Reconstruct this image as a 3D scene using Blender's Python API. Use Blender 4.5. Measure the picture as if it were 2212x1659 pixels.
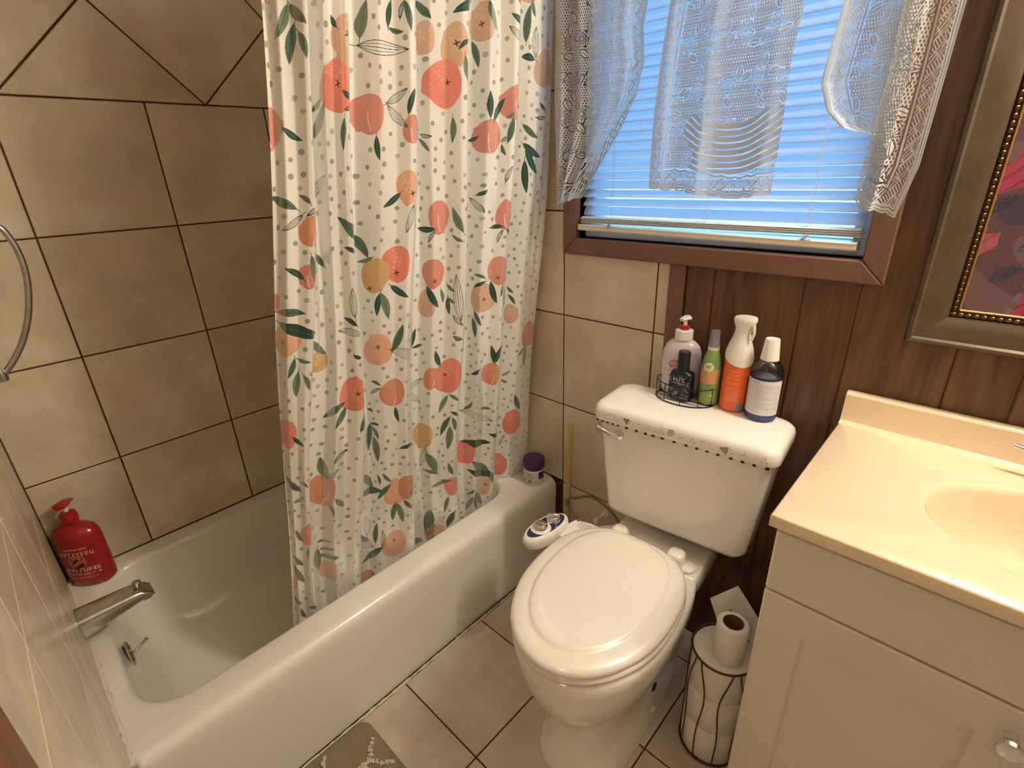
import bpy, math, random
import numpy as np
from math import sin, cos, pi, radians
from mathutils import Matrix, Vector
for o in list(bpy.data.objects): bpy.data.objects.remove(o)
C = bpy.context.scene.collection
S = bpy.context.scene
# ------------------------------------------------------------------ camera, world, lights, exposure
cam = bpy.data.cameras.new('camera'); cam_ob = bpy.data.objects.new('camera', cam); C.objects.link(cam_ob)
cam.sensor_width = 36; cam.lens = 36*1104.0/2212; cam.clip_start = 0.01
R_ = Vector((0.72766196, 0.68515233, -0.0327773)); U_ = Vector((-0.24537651, 0.30462833, 0.92032166)); F_ = Vector((-0.64054542, 0.66164028, -0.38978674))
m = Matrix((R_, U_, -F_)).transposed().to_4x4(); m.translation = (1.7238, -1.2300, 1.3792)
cam_ob.matrix_world = m
S.camera = cam_ob
w = bpy.data.worlds.new('sky'); S.world = w; w.use_nodes = True
bg = w.node_tree.nodes['Background']; bg.inputs[0].default_value = (0.17, 0.54, 1.0, 1); bg.inputs[1].default_value = SKY = 5.2
S.view_settings.view_transform = 'Standard'; S.view_settings.look = 'None'; S.view_settings.gamma = 1
S.view_settings.use_curve_mapping = False
S.view_settings.exposure = 0.13
BULB = 236.0      # three bulbs of the vanity light (built further down)
FILL = 10.5       # strength of the unseen fill light added behind the camera
WARM = (1.0, 0.90, 0.735)
try:
    S.cycles.max_bounces = 8; S.cycles.diffuse_bounces = 5; S.cycles.transparent_max_bounces = 16
    S.cycles.use_light_tree = True
except Exception: pass

# ------------------------------------------------------------------ helpers
def tag(o, label=None, cat=None, group=None, kind=None):
    if label: o['label'] = label
    if cat: o['category'] = cat
    if group: o['group'] = group
    if kind: o['kind'] = kind
    return o
def empty(name, loc, label=None, cat=None, group=None, kind=None):
    o = bpy.data.objects.new(name, None); C.objects.link(o); o.location = loc; o.empty_display_size = .05
    return tag(o, label, cat, group, kind)
class MB:
    def __init__(s): s.v = []; s.f = []; s.uv = {}
    def add(s, vs, fs):
        b = len(s.v); s.v += [tuple(map(float, v)) for v in vs]; s.f += [tuple(i+b for i in f) for f in fs]; return b
    def box(s, x0, y0, z0, x1, y1, z1, b=0.0):
        if b <= 0:
            vs = [(x, y, z) for x in (x0, x1) for y in (y0, y1) for z in (z0, z1)]
            fs = [(0,1,3,2), (4,6,7,5), (0,4,5,1), (2,3,7,6), (0,2,6,4), (1,5,7,3)]
            s.add(vs, fs); return s
        X, Y, Z = (x0, x1), (y0, y1), (z0, z1); vs = []; idx = {}
        for i in (0, 1):
            for j in (0, 1):
                for k in (0, 1):
                    sx, sy, sz = (1 if i == 0 else -1), (1 if j == 0 else -1), (1 if k == 0 else -1)
                    for a in range(3):
                        p = [X[i], Y[j], Z[k]]
                        for c, sg in ((0, sx), (1, sy), (2, sz)):
                            if c != a: p[c] += sg*b
                        idx[(i, j, k, a)] = len(vs); vs.append(p)
        fs = []
        for a in range(3):
            o1, o2 = [(1, 2), (0, 2), (0, 1)][a]
            for e in (0, 1):
                q = []
                for (u, v) in ((0, 0), (1, 0), (1, 1), (0, 1)):
                    t = [0, 0, 0]; t[a] = e; t[o1] = u; t[o2] = v; q.append(idx[(*t, a)])
                fs.append(tuple(q))
        for a in range(3):
            o1, o2 = [(1, 2), (0, 2), (0, 1)][a]
            for u in (0, 1):
                for v in (0, 1):
                    t0 = [0, 0, 0]; t1 = [0, 0, 0]; t0[o1] = t1[o1] = u; t0[o2] = t1[o2] = v; t1[a] = 1
                    fs.append((idx[(*t0, o1)], idx[(*t1, o1)], idx[(*t1, o2)], idx[(*t0, o2)]))
        for i in (0, 1):
            for j in (0, 1):
                for k in (0, 1): fs.append((idx[(i, j, k, 0)], idx[(i, j, k, 1)], idx[(i, j, k, 2)]))
        s.add(vs, fs); return s
    def rings(s, rings, cap0=True, cap1=True, close=True):
        n = len(rings[0]); b = len(s.v)
        for r in rings: s.v += [tuple(map(float, p)) for p in r]
        for k in range(len(rings)-1):
            for i in range(n if close else n-1):
                j = (i+1) % n; s.f.append((b+k*n+i, b+k*n+j, b+(k+1)*n+j, b+(k+1)*n+i))
        if cap0: s.f.append(tuple(b+i for i in reversed(range(n))))
        if cap1: s.f.append(tuple(b+(len(rings)-1)*n+i for i in range(n)))
        return s
    def lathe(s, prof, c=(0, 0, 0), n=32, sx=1, sy=1, cap0=True, cap1=True, axis='z'):
        rs = []
        for r, h in prof:
            ring = []
            for i in range(n):
                a = 2*pi*i/n; p = (r*sx*cos(a), r*sy*sin(a), h)
                if axis == 'y': p = (p[0], h, p[1])
                if axis == 'x': p = (h, p[0], p[1])
                ring.append((c[0]+p[0], c[1]+p[1], c[2]+p[2]))
            rs.append(ring)
        return s.rings(rs, cap0, cap1)
    def tube(s, pts, r, n=8, cap=True):
        P = [Vector(p) for p in pts]; rs = []; up = None
        for i, p in enumerate(P):
            d = (P[min(i+1, len(P)-1)]-P[max(i-1, 0)]).normalized()
            if up is None: up = d.orthogonal().normalized()
            up = (up - d*up.dot(d)).normalized(); sd = d.cross(up)
            rr = r[i] if isinstance(r, (list, tuple)) else r
            rs.append([tuple(p+up*(rr*cos(2*pi*k/n))+sd*(rr*sin(2*pi*k/n))) for k in range(n)])
        return s.rings(rs, cap, cap)
    def ring_tube(s, pts, r, n=6):
        P = [Vector(p) for p in pts]; m_ = len(P); rs = []
        up = Vector((0, 0, 1))
        for i, p in enumerate(P):
            d = (P[(i+1) % m_]-P[i-1]).normalized(); u2 = (up-d*up.dot(d))
            u2 = u2.normalized() if u2.length > 1e-4 else d.orthogonal().normalized(); sd = d.cross(u2)
            rs.append([tuple(p+u2*(r*cos(2*pi*k/n))+sd*(r*sin(2*pi*k/n))) for k in range(n)])
        rs.append(rs[0]); return s.rings(rs, False, False)
    def sphere(s, c, r, n=16, mm=8, sx=1, sy=1, sz=1):
        rs = []
        for k in range(1, mm):
            t = pi*k/mm; rs.append([(c[0]+r*sx*sin(t)*cos(2*pi*i/n), c[1]+r*sy*sin(t)*sin(2*pi*i/n), c[2]-r*sz*cos(t)) for i in range(n)])
        b = len(s.v); s.rings(rs, False, False); n0 = len(s.v)
        s.v += [(c[0], c[1], c[2]-r*sz), (c[0], c[1], c[2]+r*sz)]
        for i in range(n):
            j = (i+1) % n; s.f.append((n0, b+j, b+i)); s.f.append((n0+1, b+(mm-2)*n+i, b+(mm-2)*n+j))
        return s
    def build(s, name, mat, parent=None, smooth=True, loc=None, angle=40):
        me = bpy.data.meshes.new(name); v = s.v
        off = Vector(loc) if loc is not None else Vector((0, 0, 0))
        if parent is not None: off = off + pw(parent)
        me.from_pydata([tuple(Vector(p)-off) for p in v], [], s.f); me.update(calc_edges=True)
        import bmesh
        bm = bmesh.new(); bm.from_mesh(me); bmesh.ops.recalc_face_normals(bm, faces=bm.faces); bm.to_mesh(me); bm.free()
        if smooth:
            try: me.shade_smooth()
            except Exception: pass
            try: me.set_sharp_from_angle(angle=radians(angle))
            except Exception: pass
        if mat: me.materials.append(mat)
        o = bpy.data.objects.new(name, me); C.objects.link(o)
        if parent is not None: o.parent = parent
        if loc is not None: o.location = loc
        return o
def pw(o):
    p = Vector((0, 0, 0))
    while o is not None: p += o.location; o = o.parent
    return p
def grid(name, X, Y, Z, mat, parent=None, uv=None, smooth=True):
    """regular grid surface from 2-D numpy arrays"""
    nv, nu = X.shape; me = bpy.data.meshes.new(name)
    off = pw(parent) if parent is not None else Vector((0, 0, 0))
    co = np.stack([X-off.x, Y-off.y, Z-off.z], -1).reshape(-1, 3).astype(np.float32)
    i = np.arange(nv*nu).reshape(nv, nu); F = np.stack([i[:-1, :-1], i[:-1, 1:], i[1:, 1:], i[1:, :-1]], -1).reshape(-1, 4)
    me.vertices.add(len(co)); me.vertices.foreach_set('co', co.ravel())
    me.loops.add(F.size); me.loops.foreach_set('vertex_index', F.ravel().astype(np.int32))
    me.polygons.add(len(F)); me.polygons.foreach_set('loop_start', (np.arange(len(F))*4).astype(np.int32))
    me.update(calc_edges=True)
    if uv is not None:
        l = me.uv_layers.new(name='UVMap'); UV = np.stack(uv, -1).reshape(-1, 2)[F.ravel()].astype(np.float32)
        l.data.foreach_set('uv', UV.ravel())
    if smooth: me.shade_smooth()
    me.materials.append(mat); o = bpy.data.objects.new(name, me); C.objects.link(o)
    if parent is not None: o.parent = parent
    return o
# ------------------------------------------------------------------ materials
def nm(name):
    mt = bpy.data.materials.new(name); mt.use_nodes = True; nt = mt.node_tree
    return mt, nt, nt.nodes['Principled BSDF']
def lin(r, g, b):
    f = lambda c: (c/12.92 if c <= .04045 else ((c+.055)/1.055)**2.4)
    return (f(r/255), f(g/255), f(b/255), 1)
def mat(name, col, rough=.5, metal=0, spec=.5, coat=0, var=0, vscale=8, bump=0, bscale=60, trans=0, ior=1.45, emit=None, es=0, sss=0):
    mt, nt, b = nm(name); N = nt.nodes; L = nt.links
    b.inputs['Base Color'].default_value = col; b.inputs['Roughness'].default_value = rough; b.inputs['Metallic'].default_value = metal
    b.inputs['Specular IOR Level'].default_value = spec; b.inputs['Coat Weight'].default_value = coat
    b.inputs['Transmission Weight'].default_value = trans; b.inputs['IOR'].default_value = ior
    if emit: b.inputs['Emission Color'].default_value = emit; b.inputs['Emission Strength'].default_value = es
    if var or bump: tc = N.new('ShaderNodeNewGeometry')
    if var:
        n = N.new('ShaderNodeTexNoise'); n.inputs['Scale'].default_value = vscale; n.inputs['Detail'].default_value = 5
        L.new(tc.outputs['Position'], n.inputs['Vector'])
        r = N.new('ShaderNodeValToRGB'); r.color_ramp.elements[0].position = .3; r.color_ramp.elements[1].position = .7
        r.color_ramp.elements[0].color = tuple(c*(1-var) for c in col[:3])+(1,); r.color_ramp.elements[1].color = tuple(min(1, c*(1+var)) for c in col[:3])+(1,)
        L.new(n.outputs['Fac'], r.inputs['Fac']); L.new(r.outputs['Color'], b.inputs['Base Color'])
    if bump:
        n2 = N.new('ShaderNodeTexNoise'); n2.inputs['Scale'].default_value = bscale; L.new(tc.outputs['Position'], n2.inputs['Vector'])
        bu = N.new('ShaderNodeBump'); bu.inputs['Strength'].default_value = bump; bu.inputs['Distance'].default_value = .002
        L.new(n2.outputs['Fac'], bu.inputs['Height']); L.new(bu.outputs['Normal'], b.inputs['Normal'])
    return mt
def tile_mat(name, base, rough, warm):
    mt, nt, b = nm(name); N = nt.nodes; L = nt.links
    g = N.new('ShaderNodeNewGeometry'); oi = N.new('ShaderNodeObjectInfo')
    ad = N.new('ShaderNodeVectorMath'); ad.operation = 'MULTIPLY_ADD'
    cb = N.new('ShaderNodeCombineXYZ'); L.new(oi.outputs['Random'], cb.inputs[0]); L.new(oi.outputs['Random'], cb.inputs[1])
    L.new(cb.outputs[0], ad.inputs[0]); ad.inputs[1].default_value = (7, 11, 5); L.new(g.outputs['Position'], ad.inputs[2])
    n = N.new('ShaderNodeTexNoise'); n.inputs['Scale'].default_value = 5.5; n.inputs['Detail'].default_value = 7; n.inputs['Roughness'].default_value = .62
    L.new(ad.outputs[0], n.inputs['Vector'])
    r = N.new('ShaderNodeValToRGB'); e = r.color_ramp.elements
    e[0].position = .32; e[1].position = .70
    e[0].color = tuple(c*k for c, k in zip(base, (.80, .76, .70)))+(1,); e[1].color = tuple(c*k for c, k in zip(base, (1.12, 1.14, 1.16)))+(1,)
    x = e.new(.5); x.color = tuple(c*k for c, k in zip(base, warm))+(1,)
    L.new(n.outputs['Fac'], r.inputs['Fac'])
    mx = N.new('ShaderNodeMix'); mx.data_type = 'RGBA'; mx.blend_type = 'MULTIPLY'; mx.inputs[0].default_value = 1
    mr = N.new('ShaderNodeMapRange'); mr.inputs[3].default_value = .9; mr.inputs[4].default_value = 1.08; L.new(oi.outputs['Random'], mr.inputs[0])
    L.new(r.outputs['Color'], mx.inputs[6]); L.new(mr.outputs[0], mx.inputs[7]); L.new(mx.outputs[2], b.inputs['Base Color'])
    n2 = N.new('ShaderNodeTexNoise'); n2.inputs['Scale'].default_value = 45; L.new(ad.outputs[0], n2.inputs['Vector'])
    bu = N.new('ShaderNodeBump'); bu.inputs['Strength'].default_value = .12; bu.inputs['Distance'].default_value = .002
    L.new(n2.outputs['Fac'], bu.inputs['Height']); L.new(bu.outputs['Normal'], b.inputs['Normal'])
    b.inputs['Roughness'].default_value = rough
    return mt
def wood_mat(name, dark, light, rough=.45, sc=1.0):
    mt, nt, b = nm(name); N = nt.nodes; L = nt.links
    g = N.new('ShaderNodeNewGeometry'); oi = N.new('ShaderNodeObjectInfo')
    cb = N.new('ShaderNodeCombineXYZ'); L.new(oi.outputs['Random'], cb.inputs[2])
    ad = N.new('ShaderNodeVectorMath'); ad.operation = 'MULTIPLY_ADD'; L.new(cb.outputs[0], ad.inputs[0]); ad.inputs[1].default_value = (0, 0, 6)
    L.new(g.outputs['Position'], ad.inputs[2])
    mp = N.new('ShaderNodeMapping'); mp.inputs['Scale'].default_value = (11*sc, 11*sc, 1.5*sc); L.new(ad.outputs[0], mp.inputs['Vector'])
    n = N.new('ShaderNodeTexNoise'); n.inputs['Scale'].default_value = 1; n.inputs['Detail'].default_value = 2; n.inputs['Distortion'].default_value = .4
    L.new(mp.outputs[0], n.inputs['Vector'])
    mt_ = N.new('ShaderNodeMath'); mt_.operation = 'MULTIPLY'; mt_.inputs[1].default_value = 40; L.new(n.outputs['Fac'], mt_.inputs[0])
    sn = N.new('ShaderNodeMath'); sn.operation = 'SINE'; L.new(mt_.outputs[0], sn.inputs[0])
    mp2 = N.new('ShaderNodeMapping'); mp2.inputs['Scale'].default_value = (110, 110, 7); L.new(ad.outputs[0], mp2.inputs['Vector'])
    n3 = N.new('ShaderNodeTexNoise'); n3.inputs['Scale'].default_value = 1; n3.inputs['Detail'].default_value = 4; L.new(mp2.outputs[0], n3.inputs['Vector'])
    a1 = N.new('ShaderNodeMath'); a1.operation = 'MULTIPLY_ADD'; a1.inputs[1].default_value = .14; L.new(sn.outputs[0], a1.inputs[0]); L.new(n3.outputs['Fac'], a1.inputs[2])
    r = N.new('ShaderNodeValToRGB'); r.color_ramp.elements[0].position = .22; r.color_ramp.elements[1].position = .82
    r.color_ramp.elements[0].color = dark; r.color_ramp.elements[1].color = light
    L.new(a1.outputs[0], r.inputs['Fac']); L.new(r.outputs['Color'], b.inputs['Base Color'])
    b.inputs['Roughness'].default_value = rough
    return mt
def img(name, A):
    h, w_ = A.shape[:2]; im = bpy.data.images.new(name, w_, h, alpha=True)
    if A.shape[2] == 3: A = np.concatenate([A, np.ones((h, w_, 1), A.dtype)], 2)
    im.pixels.foreach_set(np.ascontiguousarray(A[::-1], dtype=np.float32).ravel()); im.update(); im.pack(); return im
def img_mat(name, im, rough=.5, spec=.5, extend='EXTEND'):
    mt, nt, b = nm(name); t = nt.nodes.new('ShaderNodeTexImage'); t.image = im; t.extension = extend
    nt.links.new(t.outputs[0], b.inputs['Base Color']); b.inputs['Roughness'].default_value = rough; b.inputs['Specular IOR Level'].default_value = spec
    return mt
def cloth_mat(name, im=None, col=(.8, .8, .8, 1), trl=.35, alpha=False, gloss=.08, rough=.45):
    mt, nt, b = nm(name); N = nt.nodes; L = nt.links; N.remove(b); out = N['Material Output']
    d = N.new('ShaderNodeBsdfDiffuse'); t = N.new('ShaderNodeBsdfTranslucent'); mx = N.new('ShaderNodeMixShader'); mx.inputs[0].default_value = trl
    d.inputs[0].default_value = t.inputs[0].default_value = col
    L.new(d.outputs[0], mx.inputs[1]); L.new(t.outputs[0], mx.inputs[2]); cur = mx
    if im:
        ti = N.new('ShaderNodeTexImage'); ti.image = im; ti.extension = 'EXTEND'
        if not alpha: L.new(ti.outputs[0], d.inputs[0]); L.new(ti.outputs[0], t.inputs[0])
    if gloss:
        g = N.new('ShaderNodeBsdfGlossy'); g.inputs['Roughness'].default_value = rough; fr = N.new('ShaderNodeFresnel'); fr.inputs[0].default_value = 1.45
        m2 = N.new('ShaderNodeMixShader'); mm = N.new('ShaderNodeMath'); mm.operation = 'MULTIPLY'; mm.inputs[1].default_value = gloss*8
        L.new(fr.outputs[0], mm.inputs[0]); L.new(mm.outputs[0], m2.inputs[0]); L.new(cur.outputs[0], m2.inputs[1]); L.new(g.outputs[0], m2.inputs[2]); cur = m2
    if alpha:
        tr = N.new('ShaderNodeBsdfTransparent'); m3 = N.new('ShaderNodeMixShader')
        L.new(ti.outputs[0], m3.inputs[0]); L.new(tr.outputs[0], m3.inputs[1]); L.new(cur.outputs[0], m3.inputs[2]); cur = m3
    L.new(cur.outputs[0], out.inputs[0]); return mt
def glass_mat(name, tint=(1, 1, 1, 1), rough=.02, refl=.9):
    """thin clear plastic or glass: transparent plus a fresnel sheen"""
    mt, nt, b = nm(name); N = nt.nodes; L = nt.links; N.remove(b); out = N['Material Output']
    t = N.new('ShaderNodeBsdfTransparent'); t.inputs[0].default_value = tint; g = N.new('ShaderNodeBsdfGlossy'); g.inputs['Roughness'].default_value = rough
    fr = N.new('ShaderNodeFresnel'); m_ = N.new('ShaderNodeMixShader'); L.new(fr.outputs[0], m_.inputs[0]); L.new(t.outputs[0], m_.inputs[1]); L.new(g.outputs[0], m_.inputs[2])
    L.new(m_.outputs[0], out.inputs[0]); return mt

M = {}
M['tile'] = tile_mat('wall_tile_glaze', (.63, .575, .47), .26, (.98, .90, .80))
M['ftile'] = tile_mat('floor_tile_glaze', (.60, .545, .465), .38, (.98, .94, .88))
M['grout'] = mat('dark_grout', lin(74, 50, 24), .9, var=.2, vscale=30)
M['panel'] = wood_mat('walnut_panelling', lin(72, 46, 32), lin(112, 78, 52), .42)
M['trim'] = mat('brown_painted_trim', lin(112, 78, 66), .45, var=.08, vscale=10)
M['casing_wood'] = wood_mat('stained_door_wood', lin(84, 46, 28), lin(128, 78, 52), .4)
M['paint'] = mat('cream_wall_paint', lin(205, 196, 180), .7, var=.03)
M['ceil'] = mat('white_ceiling_paint', lin(225, 220, 210), .8, var=.02)
M['porc'] = mat('white_porcelain', lin(238, 234, 226), .07, coat=.4, var=.012, vscale=3)
M['tub'] = mat('white_tub_enamel', lin(232, 229, 219), .16, coat=.25, var=.02, vscale=4)
M['seat'] = mat('glossy_seat_plastic', lin(240, 234, 224), .14, spec=.9, coat=.8)
M['vanity'] = mat('white_cabinet_paint', lin(222, 212, 198), .38, var=.01)
M['marble'] = mat('cultured_marble_top', lin(232, 211, 180), .16, coat=.3, var=.015, vscale=5)
M['chrome'] = mat('chrome', (.75, .75, .76, 1), .10, metal=1)
M['dull'] = mat('worn_chrome', (.55, .54, .52, 1), .24, metal=1, var=.12, vscale=40)
M['bronze'] = mat('bronze_wire', lin(88, 62, 44), .4, metal=.6)
M['black'] = mat('black_plastic', lin(26, 26, 32), .3)
M['wire'] = mat('black_wire', lin(22, 20, 22), .35, metal=.4)
M['white'] = mat('white_plastic', lin(236, 232, 226), .28)
M['vinyl'] = mat('white_vinyl_frame', lin(228, 232, 240), .35)
M['paper'] = mat('tissue_paper', lin(238, 234, 228), .9, bump=.3, bscale=220)
M['card'] = mat('cardboard_core', lin(120, 84, 54), .85)
M['caulk'] = mat('white_caulk', lin(222, 216, 198), .6, bump=.6, bscale=80)
M['mark'] = mat('black_paint_marks', lin(16, 14, 20), .5)
M['brownmark'] = mat('brown_paint_marks', lin(98, 66, 52), .5)
M['tanmark'] = mat('tan_paint_marks', lin(186, 166, 122), .6)
M['frame'] = mat('antique_bronze_frame', lin(90, 78, 62), .36, metal=.35, var=.25, vscale=14)
M['bead'] = mat('bead_moulding', lin(104, 76, 56), .25, metal=.75)
M['gold'] = mat('gilt_inner_lip', lin(190, 150, 92), .3, metal=.8)
M['glass'] = glass_mat('window_glass')
M['clear'] = glass_mat('clear_plastic', (.80, .86, .94, 1))
M['clearcap'] = mat('clear_cap_plastic', lin(176, 170, 174), .12, trans=.55)
M['yellow'] = mat('yellow_wood_stick', lin(196, 168, 92), .5, var=.1, vscale=60)
M['hose'] = mat('grey_braided_hose', lin(130, 112, 96), .5, bump=.8, bscale=260)
M['slat'] = cloth_mat('blind_slat_plastic', None, (.80, .84, .90, 1), .58, False, .03, .4)
M['rail'] = mat('blind_rail_plastic', lin(225, 220, 210), .35)
M['cord'] = mat('blind_cord', lin(200, 205, 210), .7)
M['bluegrey'] = mat('blue_knob_panel', lin(34, 52, 92), .12, coat=.5)
# ------------------------------------------------------------------ the room
P = .308; Z0 = .341; D = .302; GAP = .0021
def clip(poly, a, b, c):      # keep a*x+b*y <= c
    out = []
    for i in range(len(poly)):
        p, q = poly[i], poly[(i+1) % len(poly)]; fp = a*p[0]+b*p[1]-c; fq = a*q[0]+b*q[1]-c
        if fp <= 0: out.append(p)
        if fp*fq < 0: t = fp/(fp-fq); out.append((p[0]+t*(q[0]-p[0]), p[1]+t*(q[1]-p[1])))
    return out
def clip_rect(poly, x0, y0, x1, y1):
    for k in ((-1, 0, -x0), (1, 0, x1), (0, -1, -y0), (0, 1, y1)):
        if len(poly) < 3: return []
        poly = clip(poly, *k)
    return poly
def inset(poly, d):
    n = len(poly); out = []; A = sum(poly[i][0]*poly[(i+1) % n][1]-poly[(i+1) % n][0]*poly[i][1] for i in range(n))
    if A < 0: poly = poly[::-1]
    for i in range(n):
        p0, p1, p2 = Vector(poly[i-1]), Vector(poly[i]), Vector(poly[(i+1) % n])
        d1 = (p1-p0); d2 = (p2-p1)
        if d1.length < 1e-5 or d2.length < 1e-5: continue
        d1.normalize(); d2.normalize(); n1 = Vector((-d1.y, d1.x)); n2 = Vector((-d2.y, d2.x)); k = 1+n1.dot(n2)
        out.append(tuple(p1+(n1+n2)*(d/max(k, .2))))
    return out
def area(poly): return abs(sum(poly[i][0]*poly[(i+1) % len(poly)][1]-poly[(i+1) % len(poly)][0]*poly[i][1] for i in range(len(poly))))/2
tile_cache = {}
def tile(parent, poly, plane, mt, name='tile', th=.006, proud=0.0, gap=GAP):
    if len(poly) < 3: return
    poly = inset(poly, gap)
    if len(poly) < 3 or area(poly) < 2e-5: return
    cx = sum(p[0] for p in poly)/len(poly); cy = sum(p[1] for p in poly)/len(poly)
    key = (plane, mt.name, tuple((round(p[0]-cx, 4), round(p[1]-cy, 4)) for p in poly)); me = tile_cache.get(key)
    def W(a, b, h):
        if plane == 'left': return (h, a, b)
        if plane == 'back': return (a, -h, b)
        if plane == 'near': return (a, h, b)
        return (a, b, h)
    if me is None:
        q = [(p[0]-cx, p[1]-cy) for p in poly]; qi = inset(q, .0018); n = len(q)
        if len(qi) != n: qi = [(x*.98, y*.98) for x, y in q]
        vs = [W(*p, -th) for p in q]+[W(*p, -.0012) for p in q]+[W(*p, 0) for p in qi]
        fs = [tuple(range(2*n, 3*n))]
        for k in (0, n):
            for i in range(n): j = (i+1) % n; fs.append((k+i, k+j, k+n+j, k+n+i))
        me = bpy.data.meshes.new(name); me.from_pydata(vs, [], fs)
        import bmesh
        bm = bmesh.new(); bm.from_mesh(me); bmesh.ops.recalc_face_normals(bm, faces=bm.faces)
        nrm = Vector(W(0, 0, 1))
        if max(bm.faces, key=lambda f: f.calc_area()).normal.dot(nrm) < 0: bmesh.ops.reverse_faces(bm, faces=bm.faces)
        bm.to_mesh(me); bm.free(); me.materials.append(mt); tile_cache[key] = me
    o = bpy.data.objects.new(name, me); C.objects.link(o); o.parent = parent
    base = {'left': (0, cx, cy), 'back': (cx, 0, cy), 'near': (cx, -1.305, cy), 'floor': (cx, cy, 0)}[plane]
    nrm = Vector(W(0, 0, 1))
    o.location = Vector(base)+nrm*(proud+random.uniform(-.0003, .0003))-pw(parent)
    return o
random.seed(4)
H = 2.3
def shell(name, boxes, mt):
    mb = MB()
    for b in boxes: mb.box(*b)
    o = mb.build(name, mt, smooth=False); o['kind'] = 'structure'; return o
# floor: grout bed with tiles
floor = shell('floor', [(-.1, -2.3, -.08, 2.45, .12, -.0022)], M['grout'])
FX, FY, FP = 1.0565, -.7208, .305
for i in range(-4, 5):
    for j in range(-6, 4):
        x0, y0 = FX+i*FP, FY+j*FP
        pl = clip_rect([(x0, y0), (x0+FP, y0), (x0+FP, y0+FP), (x0, y0+FP)], .745, -2.2, 2.35, -.001)
        tile(floor, pl, 'floor', M['ftile'])
# left wall
wl = shell('wall_left', [(-.1, -2.3, 0, -.0022, .12, H)], M['grout'])
ys = [-1.4+P*i for i in range(5)]; YT = Z0+D+3*P
for k in range(-1, 4):
    z0 = Z0+D+(k-1)*P; z1 = z0+P
    for y0 in ys:
        if z1 <= Z0+1e-3: continue
        pl = clip_rect([(y0, z0), (y0+P, z0), (y0+P, z1), (y0, z1)], -1.305, Z0+.0, 0.0, YT)
        tile(wl, pl, 'left', M['tile'])
s2 = P*2**.5
for a in range(-3, 4):
    for b in range(0, 6):
        cy = -.635+a*s2+((b+1) % 2)*s2/2; cz = YT+b*s2/2
        pl = clip_rect([(cy, cz-s2/2), (cy+s2/2, cz), (cy, cz+s2/2), (cy-s2/2, cz)], -1.305, YT, 0, H)
        tile(wl, pl, 'left', M['tile'])
# near wall (faucet end), tiles continue to the wooden door casing
wn = shell('wall_near', [(-.1, -1.42, 0, 1.338, -1.3072, H)], M['grout'])
for x0 in [-.134+P*i for i in range(5)]:
    for k in range(-1, 6):
        z0 = Z0+D+(k-1)*P
        pl = clip_rect([(x0, z0), (x0+P, z0), (x0+P, z0+P), (x0, z0+P)], 0, 0 if x0 > .7 else Z0, 1.338, H)
        if x0 < .748 < x0+P:
            a = clip_rect(pl, 0, Z0, .748, H); b = clip_rect(pl, .748, 0, 1.338, H); tile(wn, a, 'near', M['tile'], gap=.001); tile(wn, b, 'near', M['tile'], gap=.001)
        else: tile(wn, pl, 'near', M['tile'], gap=.001)
t2 = MB().box(1.338, -1.44, 0, 1.40, -1.298, 2.08, .004).box(1.40, -1.44, 2.02, 2.2, -1.298, 2.08, .004)
o = t2.build('trim_2', M['casing_wood'], smooth=False); o['kind'] = 'structure'
# back wall with the window opening
WX0, WX1, WZ0, WZ1 = .822, 1.521, 1.188, 1.93
wb = shell('wall_back', [(-.1, .0022, 0, WX0, .12, H), (WX1, .0022, 0, 2.45, .12, H), (WX0, .0022, 0, WX1, .12, WZ0), (WX0, .0022, WZ1, WX1, .12, H)], M['grout'])
for x0 in [.768-P*3+P*i for i in range(5)]:
    for k in range(-2, 6):
        z0 = Z0+D+(k-1)*P
        pl = clip_rect([(x0, z0), (x0+P, z0), (x0+P, z0+P), (x0, z0+P)], 0, 0, 1.112, H)
        if not pl: continue
        if x0 < .748:
            pl = clip_rect(pl, 0, Z0 if x0+P < .78 else 0, 2, H)
        if x0+P > .79 and z0+P > 1.17:      # behind the casing and around the opening
            lo = clip_rect(pl, 0, 0, 2, 1.17)
            if z0 < 1.17: tile(wb, lo, 'back', M['tile'])
            tile(wb, clip_rect(pl, 0, 1.17, .80, H), 'back', M['tile']); tile(wb, clip_rect(pl, .8, 1.955, 2, H), 'back', M['tile'])
        else: tile(wb, pl, 'back', M['tile'])
gx = [1.155, 1.226, 1.424, 1.528, 1.702, 1.80, 1.93, 2.05, 2.18, 2.35]
for a, b in zip(gx[:-1], gx[1:]):
    if a < 1.5 and b < 1.56:
        tile(wb, [(a, 0), (b, 0), (b, 1.165), (a, 1.165)], 'back', M['panel'], 'panel', gap=.0016)
        tile(wb, [(a, 1.955), (b, 1.955), (b, H), (a, H)], 'back', M['panel'], 'panel', gap=.0016)
    else:
        tile(wb, [(a, 0), (b, 0), (b, H), (a, H)], 'back', M['panel'], 'panel', gap=.0016)
tile(wb, [(1.528, 1.165), (1.545, 1.165), (1.545, 1.955), (1.528, 1.955)], 'back', M['panel'], 'panel')
o = MB().box(1.112, -.009, 0, 1.155, .0, 1.15, .002).build('trim_1', M['trim'], smooth=False); o['kind'] = 'structure'
shell('wall_right', [(2.35, -2.3, 0, 2.45, .12, H)], M['paint'])
shell('wall_behind', [(-.1, -2.3, 0, 2.45, -2.2, H)], M['paint'])
shell('ceiling', [(-.1, -2.3, H, 2.45, .12, H+.08)], M['ceil'])
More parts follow.
